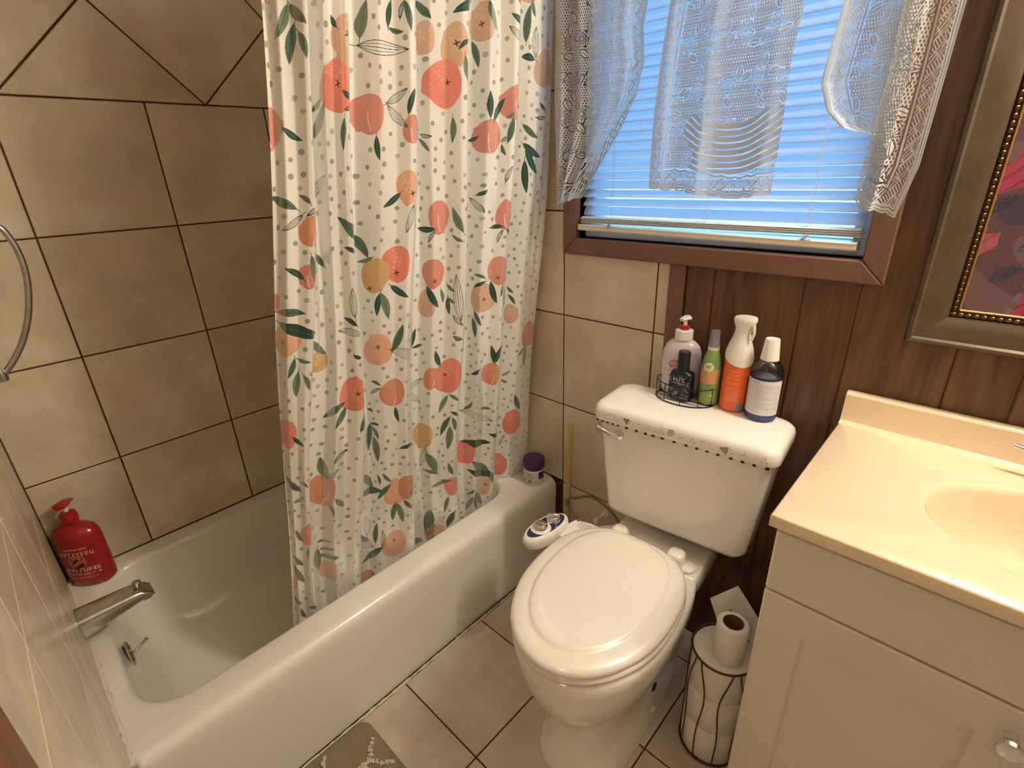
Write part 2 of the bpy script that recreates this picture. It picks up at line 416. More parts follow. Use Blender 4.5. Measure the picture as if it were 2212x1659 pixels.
# ------------------------------------------------------------------ window
w1 = empty('window_1', (1.17, 0, 1.19), kind='structure')
cw = .045
def casing(pts, y0, y1, name='casing_board', mt=None):
    mb = MB(); b = .003; n = len(pts); q = inset(pts, b)
    if (sum(pts[i][0]*pts[(i+1) % n][1]-pts[(i+1) % n][0]*pts[i][1] for i in range(n))) < 0: pts = pts[::-1]
    mb.rings([[(p[0], y1, p[1]) for p in pts], [(p[0], y0+b, p[1]) for p in pts], [(p[0], y0, p[1]) for p in q]])
    return mb.build(name, mt or M['trim'], w1, smooth=False)
a0, a1, b0, b1 = WX0-cw, WX1+cw, WZ0-cw, WZ1+cw
casing([(a0, b0), (a1, b0), (WX1, WZ0), (WX0, WZ0)], -.020, 0)
casing([(a0, b0), (WX0, WZ0), (WX0, WZ1), (a0, b1)], -.020, 0)
casing([(a1, b0), (a1, b1), (WX1, WZ1), (WX1, WZ0)], -.020, 0)
casing([(a0, b1), (WX0, WZ1), (WX1, WZ1), (a1, b1)], -.020, 0)
for bx in ((WX0-.002, 0, WZ0-.004, WX1+.002, .11, WZ0), (WX0-.004, 0, WZ0, WX0, .11, WZ1), (WX1, 0, WZ0, WX1+.004, .11, WZ1), (WX0, 0, WZ1, WX1, .11, WZ1+.004)):
    MB().box(*bx).build('jamb_board', M['trim'], w1, smooth=False)
fy0, fy1, ft = .027, .09, .034
for bx in ((WX0, fy0, WZ0, WX1, fy1, WZ0+ft), (WX0, fy0, WZ0+ft, WX0+ft, fy1, WZ1-ft), (WX1-ft, fy0, WZ0+ft, WX1, fy1, WZ1-ft), (WX0, fy0, WZ1-ft, WX1, fy1, WZ1)):
    MB().box(*bx, .003).build('sash_rail', M['vinyl'], w1, smooth=False)
MB().box(WX0+ft, .069, WZ0+ft, WX1-ft, .072, WZ1-ft).build('pane', M['glass'], w1, smooth=False)
# blind
bl = empty('window_blind', (1.17, .01, 1.2), 'white horizontal slat blind, almost shut, filling the window behind the lace', 'window blind')
bx0, bx1 = .832, 1.508
def slat_mesh(tilt, y, z, x0=bx0, x1=bx1):
    mb = MB(); pr = []
    for k in range(6):
        s_ = -.0125+.025*k/5; h = .0022*(1-(s_/.0125)**2)
        ca, sa = cos(tilt), sin(tilt)   # room-side edge low
        pr.append((s_*ca-h*sa*-1*-1, s_*sa+h*ca))
    r = []
    for x in (x0, x1):
        r.append([(x, y+p[0], z+p[1]) for p in pr]+[(x, y+p[0]+.0004, z+p[1]-.0006) for p in reversed(pr)])
    mb.rings(r, True, True); return mb
z = 1.262; k = 0
while z < 1.90:
    tl = radians(72)
    if k in (1, 2, 3, 4): tl = radians(44 if k in (1, 2) else 56)
    elif k == 0: tl = radians(64)
    elif k in (5, 6): tl = radians(60)
    dzz = -.010*0
    slat_mesh(tl, .012, z).build('slat', M['slat'], bl)
    z += .0223; k += 1
for q in range(4): slat_mesh(radians(8), .004, 1.232+.0042*q+.0, bx0-.001, bx1-.001).build('slat', M['rail'], bl)
def skewbox(x0, x1, y0, y1, z0, h, dz):
    prof = [(y1, 0), (y0+.004, 0), (y0, .004), (y0+.001, h*.5), (y0-.001, h-.003), (y0+.003, h), (y1, h)]
    mb = MB(); mb.rings([[(x0, p[0], z0+p[1]) for p in prof], [(x1, p[0], z0+dz+p[1]) for p in prof]]); return mb
skewbox(bx0-.004, bx1-.002, -.016, .014, 1.210, .017, -.006).build('bottom_rail', M['rail'], bl, smooth=False)
skewbox(bx0-.004, bx1+.002, -.016, .02, 1.895, .03, 0).build('head_rail', M['rail'], bl, smooth=False)
for cx in (.93, 1.19, 1.41):
    MB().tube([(cx, -.004, 1.90), (cx+.001, -.0045, 1.6), (cx-.002, -.004, 1.238)], .0006, 5).build('cord', M['cord'], bl)
    MB().tube([(cx+.006, -.004, 1.90), (cx+.005, -.0045, 1.6), (cx+.003, -.004, 1.238)], .0006, 5).build('cord', M['cord'], bl)
    kn = []
    for t in range(30):
        a = t*1.9; kn.append((cx+.011*cos(a)*sin(t*.7)+.002, -.018+.003*sin(t*1.3), 1.226+.007*sin(a*1.3)))
    if cx != 1.19: MB().tube(kn, .0007, 4).build('cord_knot', M['cord'], bl)
# curtain rod for the lace, above the frame of view
r = empty('lace_curtain_rod', (1.17, -.06, 1.99), 'slim white rod above the window carrying the lace curtain pieces', 'curtain rod')
MB().tube([(.72, -.06, 1.99), (1.64, -.06, 1.99)], .006, 10).build('rod', M['white'], r)
for x in (.73, 1.63): MB().box(x-.01, -.06, 1.97, x+.01, 0.0, 2.0, .002).build('bracket', M['white'], r)
# lace
def xprof(pts, z):
    pts = sorted(pts, key=lambda p: p[1]); return np.interp(z, [p[1] for p in pts], [p[0] for p in pts])
rng = np.random.RandomState(3)
def lace(name, L, R, ztop, bot, folds, amp, y0, label, seed, tight=1.0, curl=0.0):
    NU, NV = 150, 260; u = np.linspace(0, 1, NU)[None, :]; v = np.linspace(0, 1, NV)[:, None]
    zb = np.interp(u[0], [p[0] for p in bot], [p[1] for p in bot])[None, :]
    zb = zb-.0035*abs(np.sin(u*pi*max(3, round(10*tight))))+.0035
    Z = ztop+(zb-ztop)*v
    XL = xprof(L, Z); XR = xprof(R, Z)
    X = XL+(XR-XL)*u
    ph = folds*2*pi*(u+.04*np.sin(7*u+Z*3))+seed
    Y = y0-amp*(.35+.65*v)*np.sin(ph)-.25*amp*np.sin(ph*2.3+Z*6)-.004*np.sin(Z*14+u*5)
    # texture: metric coordinates on the cloth
    W_, H_ = 900, 1500; uu = np.linspace(0, 1, W_)[None, :]; vv = np.linspace(0, 1, H_)[:, None]
    zb2 = np.interp(uu[0], u[0], zb[0])[None, :]; zz = ztop+(zb2-ztop)*vv
    xl = xprof(L, zz); xr = xprof(R, zz); wd = (xr-xl)*1.25; sx = uu*wd+0*zz; ez = zz
    dl, dr, db = sx, wd-sx, (zz-zb2)*1.0
    big = 1.0
    if 'l' in curl: dl = dl*0+big
    if 'r' in curl: dr = dr*0+big
    d = np.minimum(dr, db) if 'l' in curl else (np.minimum(dl, db) if 'r' in curl else np.minimum(np.minimum(dl+.03, dr), db))
    p = .0056; A = (sx/p); B = (ez/p)
    net = np.cos(2*pi*(A+.5*B))+np.cos(2*pi*(A-.5*B))+.3*np.cos(2*pi*B)
    alpha = (net < .62).astype(np.float32)
    rs = np.random.RandomState(int(seed*10)+1)
    mw = float(wd.max()); gxs = np.arange(.03, mw, .075); gzs = np.arange(float(zz.min())+.06, ztop, .080)
    for gi, gz in enumerate(gzs):
        for g in gxs:
            cx_, cz_ = g+rs.uniform(-.008, .008)+(gi % 2)*.037, gz+rs.uniform(-.008, .008)
            rr = rs.uniform(.017, .023); dx, dz_ = sx-cx_, ez-cz_
            mk = (abs(dx) < .045) & (abs(dz_) < .045)
            if not mk.any(): continue
            rad = np.hypot(dx, dz_); th_ = np.arctan2(dz_, dx); k = rs.randint(5, 7); o_ = rs.uniform(0, 6); po = rr*(.74+.26*np.cos(k*th_+o_))
            ins = mk & (rad < po); alpha[ins] = 1
            hole = (abs(rad-po*.62) < .0011) | ((abs(rad-po*.30) < .0010)) | ((abs(np.sin(k*.5*th_+o_*.5)) < .10) & (rad > po*.3))
            alpha[ins & hole] = 0
            alpha[mk & (abs(rad-po-.0014) < .0013)] = 0
            for q_ in (0, 1, 2):       # leaves around the flower
                a_ = o_+q_*2.1; lx, lz = dx-.031*cos(a_), dz_-.031*sin(a_); la, lb_ = lx*cos(a_+.7)+lz*sin(a_+.7), -lx*sin(a_+.7)+lz*cos(a_+.7)
                lf = mk & (abs(la) < .013) & (abs(lb_) < .0055*(1-(la/.013)**2)); alpha[lf] = 1; alpha[lf & (abs(lb_) < .0006)] = 0
                alpha[mk & (abs(la) < .015) & (abs(abs(lb_)-.0070*(1-(la/.015)**2)) < .0009)] = 0
    q = d
    def band(a, b, val):
        k = (q >= a) & (q < b)
        alpha[k] = val if np.isscalar(val) else val[k]
    cells = lambda s1, s2: (((np.sin(2*pi*s1/.0046)) > -.15) | (np.sin(2*pi*s2/.026) > .82)).astype(np.float32)
    st1, st2 = cells(sx*.8+ez*.6, sx-ez), cells(sx*.8-ez*.6, sx+ez)
    st3 = np.where(np.sin(2*pi*(sx-ez)/.036) > 0, st1, st2)
    band(.043, .0465, 0); band(.039, .043, 1); band(.037, .039, 0)
    band(.014, .037, st3); band(0, .014, 1); band(.0088, .0100, 0); band(.0030, .0038, 0)
    if 'rings' in curl:      # swagged arcs in the lower right part
        cx0 = .60*float(wd.mean()); rr_ = np.hypot((sx-cx0)*.9, ez-(float(zb2.min())+.30)); m_ = (ez < float(zb2.min())+.17) & (sx > .30*wd+.02*np.sin(ez*60)) & (q > .047)
        for k in range(8):
            a = .155+k*.0125; alpha[m_ & (rr_ >= a) & (rr_ < a+.0092)] = 1; alpha[m_ & (rr_ >= a+.0092) & (rr_ < a+.0117)] = 0
    im = img(name+'_weave', np.dstack([np.repeat(alpha[:, :, None], 3, 2), np.ones_like(alpha)[:, :, None]]))
    mt = cloth_mat(name+'_thread', im, (.60, .62, .63, 1), .20, True, 0)
    o = grid('lace_curtain', X, Y, Z, mt, None, (np.broadcast_to(u, X.shape), 1-np.broadcast_to(v, X.shape)))
    tag(o, label, 'lace curtain', 'lace curtain pieces over the window'); return o
# world points: (x, z) on a plane near y = -.07
lace('lace_left', [(.785, 1.98), (.787, 1.745), (.790, 1.55), (.797, 1.42), (.799, 1.284)],
     [(1.06, 1.98), (1.043, 1.70), (1.036, 1.65), (1.045, 1.585), (1.030, 1.52), (.990, 1.455), (.93, 1.38), (.875, 1.305), (.858, 1.27)], 1.98,
     [(0, 1.270), (.25, 1.285), (1, 1.300)], 3.0, .013, -.072, 'white lace curtain piece at the left of the window, beside the shower curtain', .4, .5, 'l')
lace('lace_middle', [(1.13, 1.98), (1.095, 1.685), (1.085, 1.6), (1.079, 1.45), (1.077, 1.30)],
     [(1.42, 1.98), (1.385, 1.72), (1.360, 1.634), (1.352, 1.55), (1.352, 1.45), (1.348, 1.312)], 1.98,
     [(0, 1.322), (.3, 1.316), (.7, 1.300), (1, 1.312)], 2.3, .013, -.072, 'white lace curtain piece hanging down the middle of the window with scalloped hem', 1.3, 1.0, 'rings')
lace('lace_swag', [(1.45, 1.98), (1.420, 1.62), (1.412, 1.55), (1.408, 1.50), (1.425, 1.455), (1.455, 1.425), (1.50, 1.408)],
     [(1.60, 1.98), (1.545, 1.62), (1.535, 1.50), (1.530, 1.40)], 1.98,
     [(0, 1.425), (.35, 1.405), (1, 1.385)], 1.2, .012, -.066, 'short scalloped lace swag at the right side of the window, over the blind', 2.1, .5, 'r')
lace('lace_right', [(1.53, 1.98), (1.51, 1.62), (1.512, 1.50), (1.505, 1.40), (1.50, 1.292)],
     [(1.64, 1.98), (1.592, 1.60), (1.590, 1.50), (1.587, 1.42), (1.585, 1.36), (1.570, 1.283)], 1.98,
     [(0, 1.302), (.25, 1.290), (.6, 1.285), (1, 1.275)], 1.6, .010, -.100, 'long cream lace curtain piece hanging over the right window casing by the bronze frame', 3.7, .35, 'l')

def curtain_grid(NU,NV):
    TOP,BOT=1.98,0.20
    FT=np.array([-.772,-.713,-.640,-.496,-.349,-.198,-.030])
    FB=np.array([-.897,-.850,-.715,-.560,-.365,-.205,-.022])
    Q=np.array([-.62,0,1,2,3,4,5.0])
    q=np.linspace(Q[0],Q[-1],NU)[None,:]
    z=np.linspace(TOP,BOT,NV)[:,None]
    t=(1.53-z)/1.03
    # smooth interpolation of fold lines
    def ip(F):
        y=np.interp(q[0],Q,F)
        k=np.hanning(int(NU/14)|1);k/=k.sum()
        pad=len(k)//2
        return np.convolve(np.r_[2*y[0]-y[pad:0:-1],y,2*y[-1]-y[-2:-pad-2:-1]],k,'valid')[None,:]
    yt,yb=ip(FT),ip(FB)
    y=yt+(yb-yt)*t
    xc=np.interp(z[:,0],[.2,.3,.47,.69,.9,1.33,1.7,1.98],[.600,.600,.612,.636,.662,.712,.745,.765])[:,None]
    wid=np.gradient(y,axis=1)/np.gradient(q,axis=1)
    tt=np.clip(t,-.4,1.3)
    pp=[0,.06,.17,.24,.40,.50,.59,.80,.92,1]
    vals=[[1,.85,-.55,-.9,-1,-.80,.25,.35,.95,1],[1,.8,-.3,-.95,-1,-.3,.1,.45,.98,1],[1,.9,-.6,-.8,-1,-.95,-.1,.15,.85,1]]
    qq=np.linspace(-2,6,4001);pr0=np.zeros_like(qq)
    for k in range(-2,6):
        mk=(qq>=k)&(qq<=k+1);pr0[mk]=np.interp(qq[mk]-k,pp,vals[k%3])
    kk=np.hanning(31);kk/=kk.sum();pr0=np.convolve(np.pad(pr0,15,'edge'),kk,'valid')
    qs=q+.05+.05*np.sin(z*3.1+q*1.7)*np.clip(t+.2,0,1)
    pr=np.interp(qs,qq,pr0)
    A=np.clip(wid*.33,.014,.050)*(1-.30*np.clip(tt,0,1.15))*np.clip((5-q)/.5,.25,1)
    x=xc+A*pr+.003*np.sin(q*9+z*5)+.004*np.sin(z*7+q*2.3)
    y=y+.004*np.sin(z*6+q*3)*(q<4.7)
    # little outward sway at the lower part of the last folds
    y=np.minimum(y,-.006)
    zz=np.broadcast_to(z,x.shape)
    m=np.argmin(abs(z[:,0]-1.0))
    u=np.r_[0,np.cumsum(np.hypot(np.diff(x[m]),np.diff(y[m])))]
    U=np.broadcast_to(u[None,:],x.shape)
    return x,y,zz,U
FRUITS=[['c',0.224,1.529,0.0481,0.0459,-0.004,0.003],['t',0.251,1.601,0.0434,0.0413,-0.002,0.008],['d',0.377,1.489,0.038,0.0367],['d',0.0,1.458,0.0293,0.0368],['t',0.653,1.636,0.0224,0.0299],['t',0.721,1.621,0.0315,0.042,0.007,0.005],['c',0.696,1.552,0.0424,0.0485,0.013,0.003],['t',0.906,1.682,0.0298,0.0378,0.0,-0.003],['d',0.997,1.522,0.0419,0.0399],['d',0.928,1.45,0.0332,0.0384],['t',1.226,1.606,0.0333,0.0399],['d',0.473,1.458,0.0202,0.027],['p',0.464,1.348,0.0252,0.0336,0.011,-0.013],['d',0.677,1.275,0.0292,0.0389],['d',0.984,1.264,0.0262,0.035],['o',0.075,1.277,0.0225,0.03],['t',0.018,1.654,0.0075,0.0072],['c',0.444,1.185,0.0318,0.0423,0.001,-0.02],['g',0.396,1.163,0.0349,0.0396,-0.013,-0.031],['d',0.658,1.14,0.0334,0.0362,0.004,-0.02],['d',0.973,1.119,0.0302,0.0403,0.0,-0.02],['t',0.929,1.045,0.0372,0.0413,0.003,-0.003],['t',1.157,0.961,0.0241,0.0322],['d',0.069,1.191,0.0184,0.0246],['d',0.0,1.142,0.0136,0.0181],['p',0.027,1.063,0.0298,0.0365,-0.009,-0.005],['g',0.145,0.989,0.0227,0.0263],['p',0.403,0.979,0.0384,0.0403,0.002,0.008],['c',0.232,0.898,0.0363,0.0427,0.009,0.003],['o',0.44,0.86,0.0321,0.0396],['c',0.709,0.847,0.0409,0.0546,-0.01,0.005],['o',0.662,0.847,0.0251,0.0335],['o',0.959,0.806,0.0289,0.0385],['d',1.235,0.88,0.0355,0.0406],['t',0.639,1.061,0.0269,0.0359],['c',1.178,0.572,0.0383,0.0481],['c',0.018,0.842,0.0281,0.0375],['g',0.639,0.663,0.0321,0.0429],['c',1.125,0.401,0.0355,0.0473],['c',0.875,0.531,0.0344,0.0458],['o',0.156,0.643,0.0325,0.0433],['c',0.072,0.559,0.0304,0.0332],['p',0.441,0.546,0.0325,0.0433],['o',0.48,0.562,0.0303,0.0404,0.008,-0.023],['p',0.164,0.386,0.0241,0.0322],['o',0.339,0.251,0.0343,0.0326],['p',0.438,0.363,0.0369,0.0492,-0.001,0.013],['c',0.735,0.465,0.0249,0.0332],['p',0.671,0.297,0.0291,0.0354],['t',0.953,0.388,0.0311,0.0415,0.004,-0.005],['o',1.169,0.299,0.0346,0.033],['p',0.009,0.414,0.0193,0.0208]]
LEAVES=[['m',0.062,1.631,0.025,-0.031,1.3],['m',0.037,1.621,-0.02,-0.051,1],['m',0.051,1.588,-0.011,-0.06,1],['m',0.067,1.585,0.011,-0.041,1],['d',0.046,1.448,0.034,-0.023,1],['m',0.164,1.499,-0.027,-0.023,1],['m',0.169,1.471,-0.034,-0.063,1],['m',0.021,1.331,-0.056,0.024,1],['m',0.063,1.336,-0.019,0.017,1],['o',0.041,1.295,-0.038,-0.028,1],['o',0.164,1.356,0.038,0.047,1],['o',0.079,1.313,0.025,0.015,1],['m',0.37,1.649,0.02,0.061,1.4],['d',0.434,1.657,0.009,0.044,1],['m',0.445,1.631,0.029,-0.007,1],['o',0.412,1.603,0.114,-0.01,1],['o',0.458,1.662,0.01,0.029,1],['d',0.398,1.425,0.008,-0.047,1],['o',0.441,1.519,0.045,0.028,1],['o',0.442,1.483,0.042,-0.042,1],['d',0.249,1.514,-0.035,0.018,1],['o',0.248,1.494,-0.022,-0.008,1],['m',0.234,1.448,-0.006,-0.058,1],['d',0.214,1.629,-0.013,0.02,1],['m',0.251,1.27,-0.084,0.058,1],['d',0.43,1.323,-0.037,-0.029,1],['o',0.47,1.282,-0.017,-0.059,1],['d',0.473,1.509,0.017,0.047,1],['o',0.653,1.453,0.024,-0.005,1],['m',0.647,1.433,0.023,-0.028,1],['m',0.469,1.652,0.012,-0.049,1],['m',0.65,1.687,0.032,-0.037,1],['d',0.751,1.69,-0.064,-0.021,1],['d',0.743,1.623,-0.023,-0.018,1],['m',0.893,1.623,0.019,-0.054,1],['m',0.753,1.575,0.016,-0.055,1],['m',0.931,1.692,0.023,-0.053,1],['d',0.926,1.519,-0.003,0.059,1],['d',0.953,1.509,0.028,0.049,1],['d',0.896,1.448,-0.028,-0.008,1],['o',0.968,1.445,0.011,0.011,1],['m',0.97,1.42,0.011,-0.024,1],['m',1.172,1.7,0.01,0.076,1],['d',0.996,1.687,-0.044,0.022,1],['o',0.992,1.659,-0.043,0.032,1],['o',1.197,1.662,-0.002,0.067,1],['d',1.175,1.629,-0.04,0.007,1.5],['d',1.193,1.42,0.061,-0.035,1],['d',1.193,1.394,0.044,-0.066,1],['d',1.175,1.354,0.01,-0.084,1],['m',1.187,1.466,0.052,-0.033,1],['m',0.982,1.463,-0.011,-0.057,1],['m',0.979,1.496,-0.016,-0.012,1],['o',1.221,1.499,0.034,0.002,1],['m',1.228,1.522,0.026,-0.021,1],['o',0.986,1.364,0.016,0.039,1],['m',0.719,1.461,-0.003,-0.053,1],['m',0.728,1.267,-0.026,0.061,1],['m',0.726,1.224,-0.028,0.018,1],['d',0.919,1.323,0.02,0.014,1],['o',0.909,1.292,0.033,-0.038,1],['d',0.639,1.249,-0.054,0.003,1],['o',0.655,1.229,-0.02,-0.028,1],['d',0.961,1.234,-0.041,-0.002,1],['o',0.974,1.211,-0.013,-0.034,1],['d',0.998,1.219,0.024,-0.02,1],['d',0.044,1.198,-0.036,0.026,1],['m',0.153,1.211,0.041,-0.036,1],['m',0.077,1.206,0.007,-0.052,1],['m',0.036,1.119,0.06,-0.006,1],['d',0.055,1.081,0.093,-0.039,1],['m',0.145,1.023,0.04,-0.043,1],['m',0.063,1.015,0.03,-0.01,1],['m',0.036,1.0,-0.014,-0.044,1],['m',0.048,0.961,-0.005,-0.059,1],['m',0.069,0.964,0.015,-0.039,1],['d',0.049,0.821,0.027,-0.026,1],['m',0.358,1.231,-0.041,0.057,1],['d',0.239,1.231,-0.034,0.013,1],['m',0.372,1.198,-0.036,-0.011,1],['d',0.454,1.122,0.044,-0.032,1],['d',0.406,1.094,-0.007,-0.056,1],['m',0.421,1.089,0.018,-0.066,1],['o',0.241,1.119,-0.003,0.067,1],['d',0.23,1.076,-0.035,0.02,1],['o',0.228,1.051,-0.06,0.014,1],['d',0.243,0.995,-0.022,0.011,1],['m',0.452,1.007,0.025,0.069,1],['d',0.603,0.969,0.011,0.053,1],['d',0.615,0.946,0.029,0.008,1],['o',0.475,0.961,0.084,-0.036,1],['m',0.396,0.89,-0.026,0.011,1],['o',0.394,0.867,-0.027,-0.018,1],['o',0.61,0.834,0.049,0.029,1],['o',0.609,0.793,0.049,-0.047,1],['d',0.452,0.796,0.011,-0.046,1],['m',0.183,0.862,-0.055,-0.038,1],['m',0.198,0.842,-0.025,-0.05,1],['m',0.251,0.821,-0.015,-0.051,1],['d',0.389,0.77,0.026,-0.004,1],['m',0.389,0.745,0.02,-0.04,1],['m',0.368,0.73,-0.014,-0.086,1],['m',0.389,0.694,0.01,-0.079,1],['m',0.377,0.811,0.019,-0.009,1],['d',0.656,1.079,0.036,-0.059,1],['m',0.683,1.079,0.007,-0.038,1],['m',0.709,1.099,0.024,-0.021,1],['m',0.703,1.051,0.005,-0.048,1],['m',0.711,1.066,0.02,-0.015,1],['d',0.676,0.905,-0.017,0.05,1],['m',0.698,0.758,-0.024,-0.056,1],['m',0.73,0.776,0.03,-0.025,1],['m',0.707,0.684,-0.029,-0.064,1],['d',0.735,0.722,0.025,-0.022,1],['m',0.734,0.689,0.011,-0.048,1],['m',0.721,0.643,-0.004,-0.082,1],['d',0.479,0.694,-0.044,-0.01,1],['o',0.645,0.587,-0.019,-0.069,1],['d',0.962,1.058,0.02,-0.065,1],['m',0.92,1.107,-0.031,0.013,1],['d',0.92,1.084,-0.034,-0.016,1],['m',0.984,1.061,-0.005,-0.033,1],['m',1.151,1.038,0.022,-0.018,1],['m',0.996,1.038,0.0,-0.051,1],['m',1.157,1.007,0.025,-0.032,1],['m',0.914,0.987,0.023,-0.046,1],['m',0.899,0.959,0.007,-0.059,1],['o',0.728,1.012,-0.028,0.029,1],['d',0.962,0.87,-0.01,0.059,1],['d',0.982,0.87,0.024,0.056,1],['d',0.903,0.819,-0.044,-0.018,1],['o',1.151,0.76,0.029,0.016,1],['m',1.146,0.732,0.025,-0.01,1],['m',1.205,0.832,-0.039,-0.029,1],['m',1.224,0.806,-0.007,-0.071,1],['d',1.198,0.648,-0.022,0.063,1],['d',0.987,0.582,-0.058,0.013,1],['o',1.137,0.503,-0.023,-0.043,1],['m',0.945,0.684,0.036,-0.005,1],['o',0.912,0.661,0.117,-0.05,1],['m',0.876,0.702,0.021,0.031,1],['d',0.914,0.562,0.105,-0.016,1],['m',0.931,0.465,-0.078,0.065,1],['o',0.2,0.74,0.029,0.022,1],['d',0.158,0.709,-0.01,0.05,1],['m',0.668,0.567,-0.027,0.079,1],['m',0.73,0.539,-0.014,0.034,1],['o',0.73,1.071,-0.015,0.126,1],['m',0.73,0.961,-0.027,0.012,1.5],['m',0.158,0.707,-0.01,0.061,1],['o',0.198,0.735,0.035,0.027,1],['o',0.179,0.691,0.038,0.027,1],['m',0.027,0.707,-0.05,0.044,1],['m',0.06,0.704,-0.025,0.016,1],['o',0.043,0.663,-0.03,-0.016,1],['m',0.173,0.582,0.016,-0.041,1],['m',0.197,0.6,0.022,-0.038,1],['m',0.352,0.597,-0.041,0.065,1],['m',0.36,0.559,-0.089,-0.002,1],['m',0.394,0.597,-0.008,0.033,1],['m',0.419,0.602,-0.024,0.032,1],['m',0.409,0.554,-0.041,-0.047,1],['m',0.481,0.5,0.024,-0.036,1],['m',0.439,0.48,-0.008,-0.061,1],['m',0.457,0.472,0.019,-0.07,1],['o',0.348,0.444,-0.003,0.069,1],['d',0.339,0.409,-0.031,0.041,1],['o',0.34,0.386,-0.056,0.045,1],['m',0.379,0.414,0.009,0.072,1],['o',0.401,0.394,0.004,0.057,1],['m',0.368,0.34,-0.069,-0.047,1],['m',0.039,0.557,-0.02,0.041,1],['m',0.156,0.478,0.023,0.006,1],['m',0.063,0.503,-0.002,-0.041,1],['m',0.163,0.455,0.029,0.011,1],['m',0.143,0.422,-0.001,-0.07,1],['m',0.169,0.429,0.056,-0.003,1],['m',0.031,0.483,-0.033,0.04,1],['m',0.031,0.442,-0.032,0.063,1],['m',0.023,0.358,-0.029,0.03,1],['d',0.041,0.312,-0.012,0.035,1],['d',0.078,0.325,0.044,-0.007,1],['o',0.617,0.399,0.012,0.076,1],['m',0.656,0.348,0.015,0.087,1],['o',0.66,0.32,0.004,0.066,1],['m',0.731,0.338,0.03,0.068,1],['m',0.591,0.294,-0.065,0.049,1],['m',0.668,0.569,-0.027,0.074,1],['m',0.666,0.534,-0.039,0.022,1],['m',0.73,0.531,-0.015,0.042,1],['m',0.698,0.483,-0.065,-0.007,1],['m',0.717,0.396,-0.017,-0.06,1],['m',0.932,0.462,-0.081,0.07,1],['d',0.925,0.439,-0.101,0.044,1],['d',0.992,0.396,0.072,-0.101,1],['m',0.896,0.371,-0.042,-0.023,1],['m',0.89,0.32,-0.028,-0.059,1],['m',0.919,0.325,0.015,-0.06,1],['m',0.934,0.338,0.027,-0.066,1],['d',0.912,0.562,0.105,-0.013,1]]
